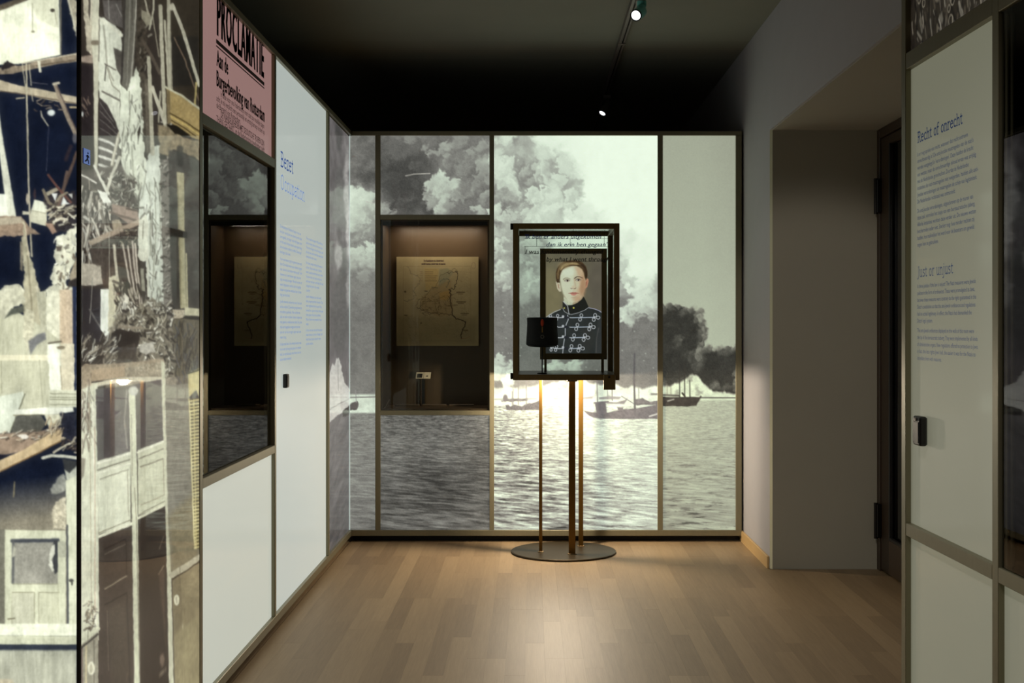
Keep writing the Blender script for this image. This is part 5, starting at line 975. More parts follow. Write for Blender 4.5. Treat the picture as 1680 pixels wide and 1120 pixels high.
# reflection of an exit sign, built as a flat pictogram on the glass
sg = thing('exit_sign_reflection', (Xl+.001, 3.115, 1.74), 'small blue running figure, exit sign reflection drawn on the lightbox glass near its corner', 'sign reflection')
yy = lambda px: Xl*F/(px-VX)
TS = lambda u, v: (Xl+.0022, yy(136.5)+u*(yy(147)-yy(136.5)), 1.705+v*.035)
b = MB(); b.box(Xl+.0006, Xl+.0018, yy(136.5), yy(147), 1.705, 1.742); b.build('reflection_plate', M['screen'], sg)
b = MB()
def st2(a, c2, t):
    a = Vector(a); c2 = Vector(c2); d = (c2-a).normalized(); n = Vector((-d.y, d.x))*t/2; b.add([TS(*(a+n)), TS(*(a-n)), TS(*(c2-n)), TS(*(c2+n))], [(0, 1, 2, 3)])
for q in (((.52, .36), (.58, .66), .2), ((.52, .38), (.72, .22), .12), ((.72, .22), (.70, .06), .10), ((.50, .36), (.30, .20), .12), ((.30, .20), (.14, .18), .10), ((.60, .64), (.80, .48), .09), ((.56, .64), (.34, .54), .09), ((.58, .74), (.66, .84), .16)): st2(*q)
b.build('reflected_running_figure', M['ink_black'], sg)
# print above the right text panel: metal scrap photograph
def scrap():
    c = Canvas(0, 0, 160, 120, 3, (52, 46, 38))
    c.debris(0, 0, 160, 120, 900, [(120, 112, 96), (84, 76, 64), (38, 33, 28), (30, 26, 22), (150, 144, 128)], 2, 8, .8, 2.6, 1.2, 31)
    c.debris(0, 0, 160, 120, 120, [(172, 166, 150), (140, 132, 116)], 3, 7, 1, 2.2, 1.2, 32)
    r = np.random.default_rng(3)
    for i in range(60): c.ring(r.uniform(0, 160), r.uniform(0, 120), r.uniform(1.5, 3), .8, (150, 142, 124))
    return c
sc_ = scrap(); pm_x = print_mat('dim_print_scrap', .55, .3)
def tr_np(s, d, z): return 1.006+s*sA+d*cA, 3.44-s*cA+d*sA, z
for sa, sb in ((.034, sp2), (sp2+.034, 1.6)):
    o = print_sheet('photo_panel', axis(sa, sb, .003 if sa < .1 else .01), axis(2.455, 2.043, .003 if sa < .1 else .01), lambda u, v: tr_np(u, np.full_like(u, .015), v), lambda x, y, z: ((3.44-y)*200, (2.46-z)*200), sc_, 1.0, pm_x, right)
    o['label'] = 'dark print of heaped metal scraps'
# ---------------------------------------------------------------- the map and the label card in the far case
def paint_map():
    c = Canvas(0, 0, 660, 714, .6, (158, 144, 108)); X, Y = c.X, c.Y      # units: 4.87 per photo px
    c.a *= (1+.16*(fbm(X*.012, Y*.012, 5, 3)-.5)+.05*(fbm(X*.2, Y*.2, 3, 1)-.5))[..., None]
    ink, sep, wat = (62, 52, 38), (96, 78, 52), (112, 112, 88)
    c.poly([(8, 480), (646, 480), (646, 706), (8, 706)], (120, 108, 76), 40, .45)
    c.poly([(225, 90), (340, 96), (330, 250), (235, 270)], (168, 142, 84), 8, .5); c.poly([(345, 100), (410, 90), (455, 130), (400, 200), (340, 250)], (128, 126, 100), 14, .7)
    c.poly([(200, 330), (300, 250), (440, 180), (440, 280), (455, 400), (440, 470), (330, 480), (200, 420)], (140, 118, 78), 16, .5); c.poly([(345, 290), (420, 270), (436, 320), (400, 350), (350, 345)], (166, 132, 72), 12, .6)
    for q in (([(52, 78), (598, 78), (598, 672), (52, 672), (52, 78)], 2.2), ([(40, 680), (610, 680)], 1)): c.line(q[0], q[1], sep, 1.2)
    r = np.random.default_rng(2)
    def wig(pts, n=5, j=5):
        p = [pts[0]]
        for a, b in zip(pts[:-1], pts[1:]):
            for k in range(1, n): t = k/n; p.append((a[0]+(b[0]-a[0])*t+r.normal(0, j), a[1]+(b[1]-a[1])*t+r.normal(0, j)))
            p.append(b)
        return p
    c.line(wig([(85, 80), (108, 110), (112, 138), (150, 144), (186, 170), (190, 205), (160, 240), (130, 275), (160, 310), (120, 345), (75, 358), (60, 345)]), 2.6, (110, 102, 82), 1.6)
    c.line(wig([(155, 395), (175, 350), (215, 330), (270, 270), (320, 235), (355, 150), (400, 130), (430, 110), (470, 92), (492, 120)]), 3, (98, 88, 64), 1.6); c.line(wig([(492, 120), (490, 170), (478, 220), (470, 255), (420, 265)]), 4.4, ink, 1.4)
    c.line(wig([(400, 130), (455, 128), (490, 122)]), 3, ink, 1.4); c.line(wig([(345, 200), (380, 175), (430, 190), (400, 240)]), 3, (80, 84, 76), 1.4)
    c.line(wig([(425, 262), (440, 300), (432, 360), (450, 420), (452, 470), (480, 500), (530, 512), (558, 520), (540, 570), (525, 620), (522, 655)], 4, 4), 6.5, (46, 34, 26), 1.6); c.line([(522, 655), (556, 656), (590, 640)], 2, (140, 96, 66), 1.4)
    c.line(wig([(165, 405), (215, 430), (270, 450), (320, 455), (380, 460), (452, 472)]), 3.4, (70, 56, 40), 1.4)
    for i in range(80):
        x, y = r.uniform(160, 440), r.uniform(310, 460)
        if y < 470-(x-160)*.1-abs(x-300)*.1: a = r.normal(.2, .7); L = r.uniform(20, 70); c.line(wig([(x, y), (x+L*np.cos(a), y+L*np.sin(a))], 4, 3), r.uniform(1, 2.4), (88, 72, 48), 1.2)
    for i in range(150):
        x, y = r.uniform(60, 560), r.uniform(470, 655); a = r.normal(.3, .9); L = r.uniform(14, 50); c.line(wig([(x, y), (x+L*np.cos(a), y+L*np.sin(a))], 3, 3), 1, (104, 92, 64), 1.2, .7)
    for i in range(80):
        x, y = r.uniform(460, 590), r.uniform(100, 460); a = r.normal(.3, .9); L = r.uniform(14, 40); c.line(wig([(x, y), (x+L*np.cos(a), y+L*np.sin(a))], 3, 3), 1, (112, 96, 64), 1.2, .6)
    for y in (105, 122, 138, 152, 166, 180, 194): c.line([(230, y), (225+r.uniform(60, 105), y)], 2.6, (86, 72, 48), 1.2, .9); c.line([(192, y), (212, y)], 2.2, (96, 80, 54), 1.2, .8)
    for x, y, L in ((485, 285, 62), (485, 362, 70), (520, 455, 60), (545, 590, 28)):
        c.line([(x, y), (x+L, y)], 8, (88, 72, 48), 2, .8); c.line([(x+10, y+13), (x+L-14, y+13)], 5, (88, 72, 48), 2, .8)
    c.line([(285, 245), (330, 250)], 5, (66, 66, 62), 2, .8); c.line([(228, 275), (248, 276)], 6, (60, 54, 42), 2); c.blob(70, 280, 8, 8, (80, 68, 48), .8); c.blob(198, 532, 6, 5, (60, 50, 36), .8); c.blob(75, 470, 14, 4, (84, 72, 50), .8); c.ring(620, 72, 16, 2.4, (128, 104, 90), 26)
    return c
mp_ = paint_map()
YM = YBK+.335
mx0, mx1, mz1, mz0 = (650.5-VX)/F*YM, (785-VX)/F*YM, CH+(VY-421)/F*YM, CH+(VY-567)/F*YM
mo = thing('map_board', ((mx0+mx1)/2, YM+.01, mz0), 'yellowed old map of the Low Countries mounted on a board inside the lit case', 'map')
cbx('board', (mx0, mx1, YM+.002, YM+.016, mz0, mz1), mo, 'card', bv=.001)
for z in (mz0+.12, mz1-.12): cbx('spacer', ((mx0+mx1)/2-.08, (mx0+mx1)/2+.08, YM+.016, y1, z-.02, z+.02), mo, 'dark')
pmm = print_mat('printed_map', 0, 1.0, 0)
ms = print_sheet('map_sheet', axis(mx0, mx1, .0030), axis(mz1, mz0, .0030), lambda u, v: (u, np.full_like(u, YM), v), lambda x, y, z: ((x-mx0)/(mx1-mx0)*660, (mz1-z)/(mz1-mz0)*714), mp_, 1.0, pmm, mo)
TM = lambda u, v: (u, YM-.001, v); u0 = mx0+.195*(mx1-mx0)*1.9
text('De Residentie van Nederland', TM, mx0+.172, mz1-.030, .125, .0155, M['ink_maroon'], ms, 'lettering', bold=.03)
text('en het bezette gebied naar de kaarten', TM, mx0+.158, mz1-.049, .152, .0135, M['ink_maroon'], ms, 'lettering', bold=.03)
YCd = YBK+.31
cx0 = (682-VX)/F*YCd; cx1 = (706-VX)/F*YCd; cz1 = CH+(VY-610.5)/F*YCd; cz0 = CH+(VY-621)/F*YCd; cm = cx0+(cx1-cx0)*.52
co_ = thing('label_holder', ((cx0+cx1)/2, YCd, zl1+.01), 'small leaning pair of label cards, one dark one cream, under the map', 'label')
def slanted(name, xa, xb, za, zb, yo, m, par, th=.002):
    b = MB(); k = -.25; v = [(xa, YCd+yo, za), (xb, YCd+yo, za), (xb+.004, YCd+yo+.012, zb), (xa+.004, YCd+yo+.012, zb)]
    v += [(p[0], p[1]+th, p[2]) for p in v]; b.add(v, [(0, 1, 2, 3), (7, 6, 5, 4), (0, 4, 5, 1), (1, 5, 6, 2), (2, 6, 7, 3), (3, 7, 4, 0)]); return b.build(name, M[m], par)
cream = slanted('cream_card', cm, cx1, cz0, cz1, 0, 'card', co_); dk = slanted('dark_card', cx0, cm-.002, cz0, cz1, 0, 'card', co_)
slanted('picture', cx0+.006, cm-.008, cz0+.006, cz1-.006, -.0015, 'dark', dk, .0008)
slanted('printed_mark', cm+.016, cm+.028, cz0+.013, cz1-.016, -.0012, 'dark', cream, .0006)
b = MB(); b.box((cx0+cx1)/2-.01, (cx0+cx1)/2+.01, YCd+.016, YCd+.024, zl1+.012, cz1-.01); b.box((cx0+cx1)/2-.04, (cx0+cx1)/2+.04, YCd-.01, YCd+.05, zl1+.010, zl1+.014); b.build('wire_foot', M['black'], co_)

# ---------------------------------------------------------------- the glass box on its stand
YF, YR2 = 6.95, 7.54
bx0, bx1 = (841.5-VX)/F*YF, (1016.5-VX)/F*YF
bz0, bz1 = CH+(VY-623.5)/F*YF, CH+(VY-366)/F*YF
CX, CY = .185, 7.31
vt = thing('pedestal_vitrine', (CX, CY, 0), 'bronze framed glass box on three slim poles and a round base', 'vitrine')
# round base
b = MB(); b.tube([((CX, CY, .0), .300), ((CX, CY, .006), .304), ((CX, CY, .010), .303), ((CX, CY, .0125), .297)], 96); b.v and None; b.sm = [len(f) == 4 and False for f in b.f]; b.build('base_plate', M['base'], vt)
poles = [((938.5-VX)/F*7.19, 7.19, .019, .010), ((887-VX)/F*7.27, 7.27, .0095, .019), ((953-VX)/F*7.45, 7.45, .0135, .012)]
TP = bz0+.004
for k, (x, y, hx, hy) in enumerate(poles):
    b = MB(); b.box(x-hx, x+hx, y-hy, y+hy, .0125, TP-.018, .0012); p = b.build('pole', M['pole'], vt)
    b = MB(); b.box(x-hx-.007, x+hx+.007, y-hy-.007, y+hy+.007, .0125, .0165, .001); b.build('foot_flange', M['stand'], p)
    if k == 0:
        b = MB(); b.box(x-.028, x+.028, y-.03, y+.013, TP-.020, TP+.004, .002); q = b.build('bracket', M['hardware'], p)
    else:
        b = MB(); b.box(x-hx-.003, x+hx+.003, y-hy-.003, y+hy+.003, TP-.019, TP+.002, .001); b.build('bracket', M['stand'], p)
b = MB(); b.cyl((poles[0][0], 7.159, TP-.008), (poles[0][0], 7.156, TP-.008), .003, n=12); b.build('screw', M['track'], vt)
t = .0305
fp = MB(); 
def bar(q, name='frame_bar'): b = MB(); b.box(*q, .0015); return b.build(name, M['stand'], vt)
for ya, yb in ((YF, YF+t), (YR2-t, YR2)):
    bar((bx0, bx0+t, ya, yb, bz0, bz1)); bar((bx1-t, bx1, ya, yb, bz0, bz1))
    bar((bx0+t, bx1-t, ya, yb, bz1-t, bz1)); bar((bx0+t, bx1-t, ya, yb, bz0, bz0+t))
for xa, xb in ((bx0, bx0+t), (bx1-t, bx1)):
    bar((xa, xb, YF+t, YR2-t, bz1-t, bz1)); bar((xa, xb, YF+t, YR2-t, bz0, bz0+t))
b = MB(); b.box(bx0+t, bx1-t, YF+t, YR2-t, bz0+.022, bz0+t-.001); b.build('tray', M['stand_dark'], vt)
for nm, q in (('glass_pane', (bx0+t, bx1-t, YF+.006, YF+.012, bz0+t, bz1-t)), ('glass_pane', (bx0+t, bx1-t, YR2-.012, YR2-.006, bz0+t, bz1-t)), ('glass_pane', (bx0+.006, bx0+.012, YF+t, YR2-t, bz0+t, bz1-t)), ('glass_pane', (bx1-.012, bx1-.006, YF+t, YR2-t, bz0+t, bz1-t)), ('glass_pane', (bx0+t, bx1-t, YF+t, YR2-t, bz1-.012, bz1-.006))):
    b = MB(); b.box(*q); g = b.build(nm, M['casegl'], vt)
    if q[2] < YF+.01: front_glass = g
for z in (bz1-.018, bz0+.022):
    b = MB(); b.box(bx0-.014, bx0, YF-.004, YF+.02, z-.017, z+.017, .002); b.build('hinge', M['hardware'], vt)
b = MB(); zl = CH+(VY-639)/F*YF; b.box((990-VX)/F*YF, (1009.5-VX)/F*YF, YF-.022, YF-.0005, zl, zl+.082, .0025); lk = b.build('lock_box', M['stand'], vt)
b = MB(); b.cyl(((999-VX)/F*YF, YF-.0225, zl+.07), ((999-VX)/F*YF, YF-.026, zl+.07), .006, n=16); b.build('key_hole', M['hardware'], lk)
# the lamp under the tray
b = MB(); b.tube([((.15, 7.215, bz0+.0218), .028), ((.15, 7.215, bz0+.012), .028), ((.15, 7.215, bz0+.010), .024)], 32); ul = b.build('underlight', M['hardware'], vt)
b = MB(); b.tube([((.15, 7.215, bz0+.0098), .021), ((.15, 7.215, bz0+.0088), .019)], 32); b.build('lens', M['under'], ul)
# quotation on the front glass
TQt = lambda u, v: (u, YF+.0045, v)
qx = lambda px: (px-VX)/F*YF; qz = lambda py: CH+(VY-py)/F*YF
for s, xa, xb, yb, m, nm in (("'Ik ben er anders uitgekomen", 861.5, 986.5, 391, 'ink_quote', 'quotation|a'), ("dan ik erin ben gegaan'", 896.5, 997, 404, 'ink_quote', 'quotation|a'), ('I was fundamentally changed', 862, 990, 416, 'ink_black', 'quotation|b'), ('by what I went through', 896.5, 1000, 428.2, 'ink_black', 'quotation|b')):
    text(s, TQt, qx(xa), qz(yb), qx(xb)-qx(xa), .033, M[m], front_glass, nm, shear=.22, bold=.010)
b = MB()
for xa, xb, y in ((860, 1000, 391.6), (860, 999, 404.3), (860, 889, 416.6), (896, 995, 428.9)): b.add([TQt(qx(xa), qz(y)), TQt(qx(xb), qz(y)), TQt(qx(xb), qz(y-.6)), TQt(qx(xa), qz(y-.6))], [(0, 1, 2, 3)])
for x, ya, yb in ((861, 376, 380), (940.5, 376, 380), (992, 376, 380), (880.3, 391, 404), (861, 404, 416), (935, 391, 404), (991, 380, 404)): b.add([TQt(qx(x), qz(yb)), TQt(qx(x+.6), qz(yb)), TQt(qx(x+.6), qz(ya)), TQt(qx(x), qz(ya))], [(0, 1, 2, 3)])
b.build('guide_lines', M['ink_black'], front_glass)
zt = bz0+t-.001

# portrait on its own little stand in the box
def paint_portrait():
    c = Canvas(276, 240, 630, 862, .62, (112, 106, 86)); X, Y = c.X, c.Y
    c.blob(320, 520, 70, 220, (138, 128, 92), 1.2, .8); c.blob(600, 420, 60, 200, (104, 96, 84), 1.2, .8); c.blob(450, 300, 120, 60, (104, 98, 80), 1.2, .6)
    c.a *= (1+.12*(fbm(X*.02, Y*.02, 4, 2)-.5))[..., None]
    UN = (50, 54, 53); sk, sl, sr = (214, 206, 172), (226, 236, 208), (214, 178, 140)
    # tunic
    c.poly([(270, 660), (290, 632), (330, 608), (368, 592), (390, 575), (545, 572), (560, 582), (604, 594), (632, 612), (632, 870), (270, 870)], UN, 4, 1, .14, ts=.04)
    c.poly([(600, 650), (632, 630), (632, 870), (582, 870), (588, 760)], (60, 62, 62), 8, .8, .1); c.line([(590, 850), (592, 770), (606, 700)], 5, (96, 94, 90), 5, .7); c.blob(540, 760, 40, 80, (58, 58, 54), 1, .6); c.blob(380, 660, 40, 50, (60, 64, 66), 1, .6)
    # neck, ears, head
    c.poly([(392, 500), (512, 470), (520, 545), (480, 575), (420, 580), (392, 560)], (178, 160, 128), 5); c.poly([(392, 510), (450, 540), (440, 575), (395, 560)], (208, 216, 186), 6, .9)
    c.poly([(344, 420), (352, 412), (366, 420), (374, 450), (378, 478), (366, 480), (352, 462)], (212, 202, 172), 3); c.poly([(354, 430), (364, 434), (366, 462), (358, 455)], (170, 128, 104), 4, .7)
    c.poly([(520, 405), (532, 398), (543, 402), (544, 420), (536, 450), (524, 462), (518, 450)], (206, 144, 112), 3); c.poly([(524, 420), (536, 414), (532, 440), (524, 448)], (150, 80, 66), 4, .7)
    c.poly([(350, 424), (345, 396), (344, 365), (352, 338), (368, 314), (392, 298), (420, 290), (450, 288), (482, 291), (508, 302), (526, 324), (536, 352), (538, 380), (530, 404), (522, 420), (512, 390), (505, 350), (380, 350), (374, 390), (372, 424)], (72, 54, 36), 4, 1, .16, ts=.05)
    c.poly([(370, 372), (376, 348), (392, 334), (440, 322), (486, 322), (508, 330), (520, 372), (526, 410), (524, 448), (516, 480), (500, 512), (476, 536), (448, 547), (424, 542), (404, 520), (388, 490), (376, 450), (370, 410)], sk, 4, 1, .02)
    c.poly([(370, 372), (380, 345), (440, 325), (454, 325), (452, 400), (450, 470), (446, 547), (424, 542), (404, 520), (388, 490), (376, 450), (368, 410)], sl, 14, .6, 0); c.poly([(462, 330), (508, 332), (520, 372), (526, 412), (522, 452), (514, 482), (498, 512), (474, 536), (462, 540), (474, 470), (490, 440), (480, 380)], sr, 16, .8, 0)  # pale left half: wash of a glass reflection painted into the skin
    c.blob(512, 440, 16, 60, (184, 140, 104), 1.2, .8, warp=0); c.blob(420, 360, 40, 26, (232, 240, 214), 1.2, .7); c.blob(470, 520, 26, 14, (200, 156, 120), 1.2, .6)
    # hair over the brow: parted on the right, brushed over to the left
    c.poly([(358, 404), (348, 378), (350, 346), (364, 318), (388, 300), (420, 290), (470, 289), (505, 300), (528, 326), (537, 356), (536, 390), (528, 408), (520, 392), (514, 362), (504, 342), (488, 330), (470, 322), (450, 320), (426, 324), (400, 334), (384, 346), (376, 362), (370, 384), (368, 406)], (84, 64, 42), 5, 1, .10, ts=.05)
    for i in range(26):
        t = i/25; s_ = 1-abs(t-.45)*1.3; c.line([(374+3*t, 350-20*t), (390+24*t, 330-22*t), (424+40*t, 316-18*t), (470+30*t, 314-10*t+12*t*t)], 1.8, (120+86*s_, 98+80*s_, 64+60*s_), 2.4, .55)
    for i in range(12): t = i/11; c.line([(354+12*t, 402-4*t), (350+14*t, 370-4*t), (362+20*t, 334-6*t)], 1.6, (150-50*t, 124-46*t, 84-34*t), 2.4, .6)
    for i in range(10): t = i/9; c.line([(478+30*t, 306+4*t), (512+16*t, 330+4*t), (522+12*t, 362), (526+8*t, 396-6*t)], 1.6, (62-20*t, 46-16*t, 32-10*t), 2, .6)
    c.line([(374, 372), (384, 346), (420, 326), (470, 322), (504, 342), (516, 372)], 5, (150, 124, 90), 7, .35)
    c.line([(372, 410), (378, 450), (390, 494), (408, 524)], 4, (170, 164, 132), 5, .6); c.blob(500, 470, 12, 34, (186, 144, 108), 1.2, .6); c.blob(440, 500, 40, 34, (216, 208, 176), 1.2, .25)
    c.blob(392, 318, 34, 20, (176, 154, 108), 1.2, .55); c.line([(372, 346), (384, 322), (410, 306), (446, 302)], 5, (206, 184, 132), 5, .5); c.line([(380, 350), (396, 326), (430, 312), (466, 314)], 3, (104, 80, 52), 3, .6); c.line([(360, 380), (360, 350), (372, 330)], 4, (158, 132, 90), 4, .6)
    # features
    c.line([(390, 404), (402, 396), (418, 396), (432, 402)], 4.6, (122, 108, 84), 2.4, .8, 0, 3); c.line([(458, 398), (472, 388), (490, 388), (508, 396)], 5.4, (64, 46, 34), 2.4, .9, 0, 3)
    for ex, ey, sh in ((413, 412, .8), (480, 408, 1.)):
        c.blob(ex, ey-2, 20, 10, (168, 146, 122), .8, .55*sh); c.blob(ex, ey, 13, 5.4, (226, 222, 210), .3, .9); c.blob(ex+2, ey-.4, 6, 6, (70, 54, 46), .3, 1); c.blob(ex+2, ey-.4, 2.6, 2.8, (18, 14, 14), .4); c.blob(ex, ey-3, 1.4, 1.2, (230, 230, 225), .6)
        c.line([(ex-15, ey+1), (ex-6, ey-6), (ex+6, ey-6.4), (ex+15, ey)], 2.4, (66, 48, 38), 1.4, .95); c.line([(ex-12, ey+4), (ex, ey+7), (ex+12, ey+3)], 1.4, (150, 116, 96), 1.6, .6)
    c.line([(456, 402), (462, 430), (466, 452)], 5, (196, 160, 126), 5, .55); c.line([(440, 400), (438, 430), (434, 450)], 4, (206, 214, 186), 4, .5); c.blob(452, 452, 13, 9, (218, 200, 168), .9, .8); c.line([(434, 458), (440, 462), (446, 459)], 2.6, (110, 76, 62), 2, .9); c.line([(454, 461), (462, 461), (468, 456)], 2.8, (110, 66, 50), 2, .9); c.line([(451, 466), (451, 482)], 4, (206, 180, 150), 4, .5)
    c.poly([(420, 489), (436, 485), (448, 482), (454, 484), (462, 482), (474, 485), (486, 489), (470, 492), (450, 492), (432, 491)], (186, 116, 100), 2.4); c.poly([(432, 491), (450, 492), (474, 491), (466, 500), (452, 504), (440, 500)], (210, 142, 124), 3); c.line([(420, 489), (440, 490), (452, 491.5), (468, 490), (487, 489)], 1.4, (122, 62, 56), 1.4); c.line([(438, 512), (452, 515), (468, 510)], 3, (176, 140, 110), 4, .5)
    # collar
    c.poly([(386, 540), (400, 552), (420, 562), (446, 560), (474, 548), (500, 528), (514, 508), (530, 540), (546, 576), (512, 600), (470, 614), (424, 622), (398, 604), (386, 580)], (36, 38, 34), 3, 1, .1); c.poly([(386, 540), (418, 562), (424, 620), (398, 604), (386, 580)], (50, 50, 46), 3, .9)
    WB = (196, 200, 206); BL = (160, 184, 216)
    c.line([(390, 538), (402, 552), (416, 566), (420, 590), (425, 618)], 4, WB, 1.6); c.line([(387, 580), (396, 600), (418, 613), (440, 618), (480, 608), (520, 592), (546, 574)], 3, WB, 1.6); c.blob(396, 579, 4.6, 4.6, (206, 200, 96), .5); c.blob(453, 578, 5.4, 5, (224, 214, 90), .5)
    # braid
    c.line([(372, 588), (340, 600), (306, 620), (288, 634)], 3.6, WB, 1.6); c.line([(548, 578), (580, 584), (606, 594), (624, 606)], 4, (176, 176, 206), 1.6)
    c.line([(416, 622), (420, 650), (408, 676), (402, 700), (402, 740), (396, 770), (390, 810), (386, 858)], 5, (184, 188, 196), 1.6)
    def loop(x, y, s=1.0, tri=False):
        c.ring(x+4*s, y-13*s, 9*s, 4.2, WB, 11*s); c.ring(x-4*s, y+13*s, 9*s, 4.2, WB, 11*s)
        if tri: c.ring(x+22*s, y+1, 11*s, 4.2, WB, 9.5*s); c.blob(x-2, y, 9*s, 8*s, WB, .6, .8)
    for y, xa, xb, lp, tp, ll in ((636, 300, 586, 496, 580, 352), (694, 352, 560, 472, 552, 0), (758, 350, 530, 452, 518, 0), (824, 312, 500, 436, 486, 346)):
        c.line([(xa, y-3), (360, y+2), (412, y), (440, y+2), (xb-8, y)], 5.4, WB, 1.6); c.line([(440, y+.6), (xb-14, y-1.4)], 2, BL, 1.4)
        c.poly([(392, y-8), (410, y-8), (430, y+2), (412, y+9), (394, y+6)], (44, 46, 52), 2); c.blob(388, y-6, 8, 7, WB, .5); loop(lp, y, .95); loop(tp, y, 1.0, True)
        if ll: loop(ll, y, .8); loop(308 if y < 700 else 318, y, .75)
    g = c.a.mean(-1, keepdims=True); c.a = g+(c.a-g)*.92; b_ = c.a.copy()
    for ax in (0, 1): b_ = .2*np.roll(b_, 1, ax)+.6*b_+.2*np.roll(b_, -1, ax)
    c.a = b_*(1+.05*(rng.random(b_.shape[:2])-.5))[..., None].astype(np.float32)
    return c
pp = paint_portrait()
YPf = 7.40
k = lambda px: (px-VX)/F*YPf; kz = lambda py: CH+(VY-py)/F*YPf
po = thing('portrait_frame', ((k(886)+k(996))/2, YPf+.02, zt), 'framed portrait of a young man in a braided dark uniform, inside the glass box', 'portrait')
fa, fb, fz0, fz1 = k(886), k(996), kz(589.5), kz(407.5); ia, ib, iz0, iz1 = k(895.5), k(987), kz(579.5), kz(416)
fbx = lambda q, nm='frame_bar': cbx(nm, q, po, 'stand', bv=.0012)
fbx((fa, ia, YPf, YPf+.03, fz0, fz1)); fbx((ib, fb, YPf, YPf+.03, fz0, fz1)); fbx((ia, ib, YPf, YPf+.03, iz1, fz1)); fbx((ia, ib, YPf, YPf+.03, fz0, iz0))
cbx('backing', (ia, ib, YPf+.014, YPf+.026, iz0, iz1), po, 'dark')
pmp = print_mat('backlit_portrait', .80, .5, .3)
prt = print_sheet('portrait_print', axis(ia, ib, .00175), axis(iz1, iz0, .00175), lambda u, v: (u, np.full_like(u, YPf+.010), v), lambda x, y, z: (283+(x-ia)/(ib-ia)*340, 248+(iz1-z)/(iz1-iz0)*607), pp, 1.0, pmp, po)
prt['label'] = 'coloured head and shoulders portrait print'
for xa, xb in ((k(893), k(897)), (k(986.5), k(991))): cbx('leg', (xa, xb, YPf+.006, YPf+.022, zt, fz0), po, 'stand', bv=.001)
# military cap on a thin support
YK = 7.12; kx, kz_ = (889.5-VX)/F*YK, lambda py: CH+(VY-py)/F*YK
rx0 = 25.5/F*YK
hat = thing('military_cap', (kx, YK, zt), 'small black military cap with orange plume on a thin rod, left in the glass box', 'cap')
prof = [(521.0, .955, 0), (521.8, .985, 0), (530, .965, 0), (545, .99, 0), (556, 1.02, 0), (562, 1.03, 0), (565, 1.02, 0)]
b = MB(); rings = [(Vector((kx, YK, kz_(520.6))), rx0*.3)]+[(Vector((kx, YK, kz_(p))), rx0*s) for p, s, _ in prof]
n = 48; vs = []; fs = []
for i, (p, s) in enumerate([(520.4, .55), (520.6, .93)]+[(q[0], q[1]) for q in prof]+[(565.5, .97), (561, .93)]):
    for j in range(n):
        a = 2*math.pi*j/n; sag = .004*max(0, -math.sin(a))*max(0, (p-548)/17)
        vs.append((kx+math.cos(a)*rx0*s, YK+math.sin(a)*rx0*s*1.02, kz_(p)-sag*3))
m_ = len(vs)//n
for i in range(m_-1):
    for j in range(n): j2 = (j+1) % n; fs.append((i*n+j, (i+1)*n+j, (i+1)*n+j2, i*n+j2))
fs.append(tuple(range(n))); b.add(vs, fs, True); b.build('cap_body', M['felt'], hat)
b = MB(); vs = []; fs = []
for j in range(17):
    a = math.pi*(1.12+.76*j/16); 
    for r_, dz in ((.98, 0), (1.22, -.010), (1.22, -.013), (.98, -.004)): vs.append((kx+math.cos(a)*rx0*(r_ if r_ < 1 else .98+.16*math.sin(math.pi*j/16)), YK+math.sin(a)*rx0*(r_ if r_ < 1 else .98+.30*math.sin(math.pi*j/16)), kz_(563.5)+dz-.006*math.sin(math.pi*j/16)))
for j in range(16):
    for q in range(4): fs.append((j*4+q, j*4+(q+1) % 4, (j+1)*4+(q+1) % 4, (j+1)*4+q))
b.add(vs, fs, True); b.build('visor', M['black'], hat)
b = MB(); b.tube([((kx, YK-rx0-.003, kz_(524)), .004), ((kx, YK-rx0-.007, kz_(527)), .0085), ((kx, YK-rx0-.007, kz_(531)), .009), ((kx, YK-rx0-.003, kz_(535)), .004)], 16); b.build('plume', M['plume'], hat)
b = MB(); b.cyl((kx, YK-rx0-.003, kz_(536)), (kx, YK-rx0-.004, kz_(545)), .0028, n=10); b.build('cord', M['gold'], hat)
b = MB(); vs = []; fs = []
for i in range(20):
    a = 2*math.pi*i/20
    for j in range(6): q = 2*math.pi*j/6; vs.append((kx+math.cos(a)*(.0085+.0018*math.cos(q)), YK-rx0*1.0-.0045+.0018*math.sin(q), kz_(552)+math.sin(a)*(.0085+.0018*math.cos(q))))
for i in range(20):
    for j in range(6): fs.append((i*6+j, ((i+1) % 20)*6+j, ((i+1) % 20)*6+(j+1) % 6, i*6+(j+1) % 6))
b.add(vs, fs, True); b.build('ring_badge', M['track'], hat)
b = MB(); b.cyl((kx, YK, zt), (kx, YK, kz_(563)), .0035, n=12); b.tube([((kx, YK, zt), .028), ((kx, YK, zt+.004), .028), ((kx, YK, zt+.006), .02)], 24); b.build('support_rod', M['hardware'], hat)

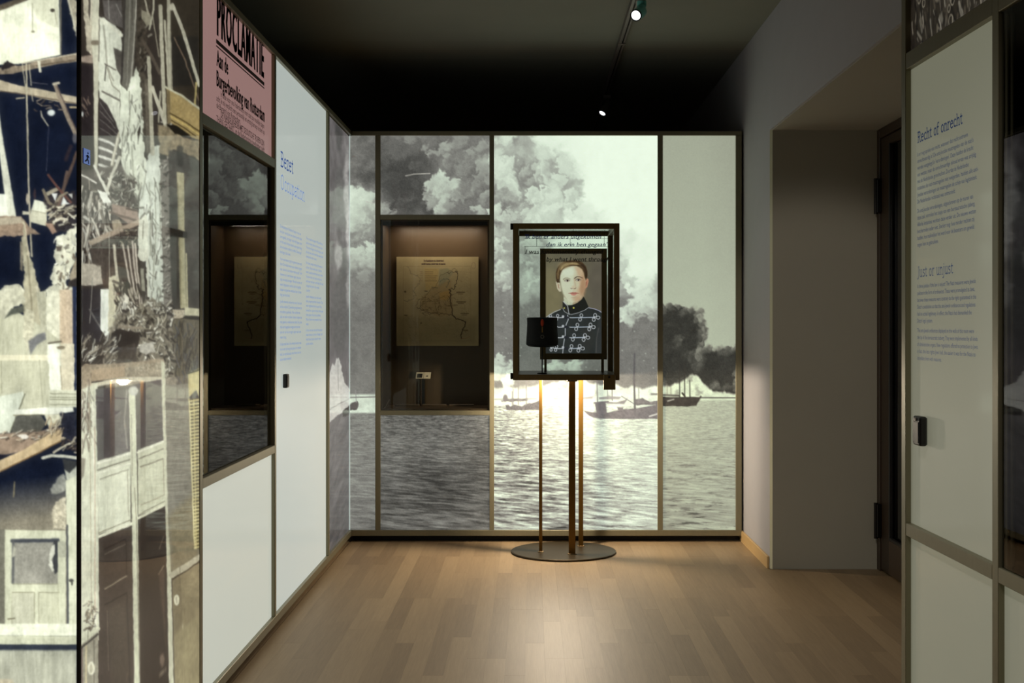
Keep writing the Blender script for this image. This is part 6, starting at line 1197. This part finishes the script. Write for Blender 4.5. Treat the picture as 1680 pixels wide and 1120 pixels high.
# ---------------------------------------------------------------- ceiling track and its two spotlights
TX, TZt = .528, ZC
tk = thing('ceiling_track', (TX, 7.8, ZC), 'long grey lighting track running along the dark ceiling', 'lighting track')
b = MB(); b.box(TX-.019, TX-.001, 3.0, 11.2, ZC-.030, ZC, .002); b.build('track_rail', M['track'], tk)
b = MB(); b.box(TX+.007, TX+.019, 3.0, 11.2, ZC-.026, ZC, .002); b.build('track_rail', M['track'], tk)
b = MB(); b.box(TX-.001, TX+.007, 3.0, 11.2, ZC-.012, ZC-.002); b.build('channel', M['dark'], tk)
for k2, y in enumerate((4.4, 7.4, 10.0)): 
    b = MB(); b.box(TX-.022, TX+.022, y-.02, y+.02, ZC-.032, ZC-.0295, .001); b.build('clip', M['track'], tk)
def spot(lx, ly, lz, label, body, d, hang):
    """lx,ly,lz: centre of the lens; d: direction it faces"""
    o = thing('track_spotlight', (hang[0], hang[1], ZC-.03), label, 'spotlight', 'spotlights on the ceiling track')
    d = Vector(d).normalized(); Lc = Vector((lx, ly, lz)); bk = Lc-d*.115
    b = MB(); b.tube([(Lc-d*.006, .0255), (Lc-d*.02, .0285), (Lc-d*.06, .0285), (Lc-d*.10, .027), (bk, .020)], 40); hd = b.build('lamp_head', M[body], o)
    b = MB(); b.tube([(Lc-d*.007, .0290), (Lc, .0290), (Lc+d*.001, .0245), (Lc-d*.004, .0235)], 40, cap=False); b.build('rim', M['black'], hd)
    b = MB(); b.tube([(Lc-d*.006, .0238), (Lc-d*.002, .0225)], 40); ln = b.build('lens', M['lens'], hd)
    b = MB(); up = Vector((hang[0], hang[1], ZC-.031)); md = Lc-d*.085; top = Vector((md.x+.008, md.y+.03, ZC-.075))
    b.tube([(md, .023), (md*.4+top*.6, .0235), (top, .0235), (top+Vector((0, 0, .020)), .0235)], 32); b.build('driver_barrel', M[body], o)
    b = MB(); b.box(hang[0]-.018, top.x+.02, top.y-.05, top.y+.05, ZC-.056, ZC-.031, .003); b.build('track_adapter', M['track'], o)
spot((1043-VX)/F*6.22, 6.22, CH+(VY-25.5)/F*6.22, 'ceiling spotlight with teal light painted on its body and glowing lens, nearer one on the track', 'teal', (-.34, -.80, -.40), (TX+.012, 6.36))
spot((988-VX)/F*9.0, 9.0, CH+(VY-186)/F*9.0, 'far ceiling spotlight, a small bright lens just above the partition', 'track', (-.5, -.45, -.9), (TX+.0, 9.13))
flush_text()
print('OBJECTS', len(bpy.data.objects), 'TRIS', sum(sum(len(p.vertices)-2 for p in m.polygons) for m in bpy.data.meshes if m.users and len(m.polygons) < 20000)+sum(len(m.polygons)*2 for m in bpy.data.meshes if len(m.polygons) >= 20000))
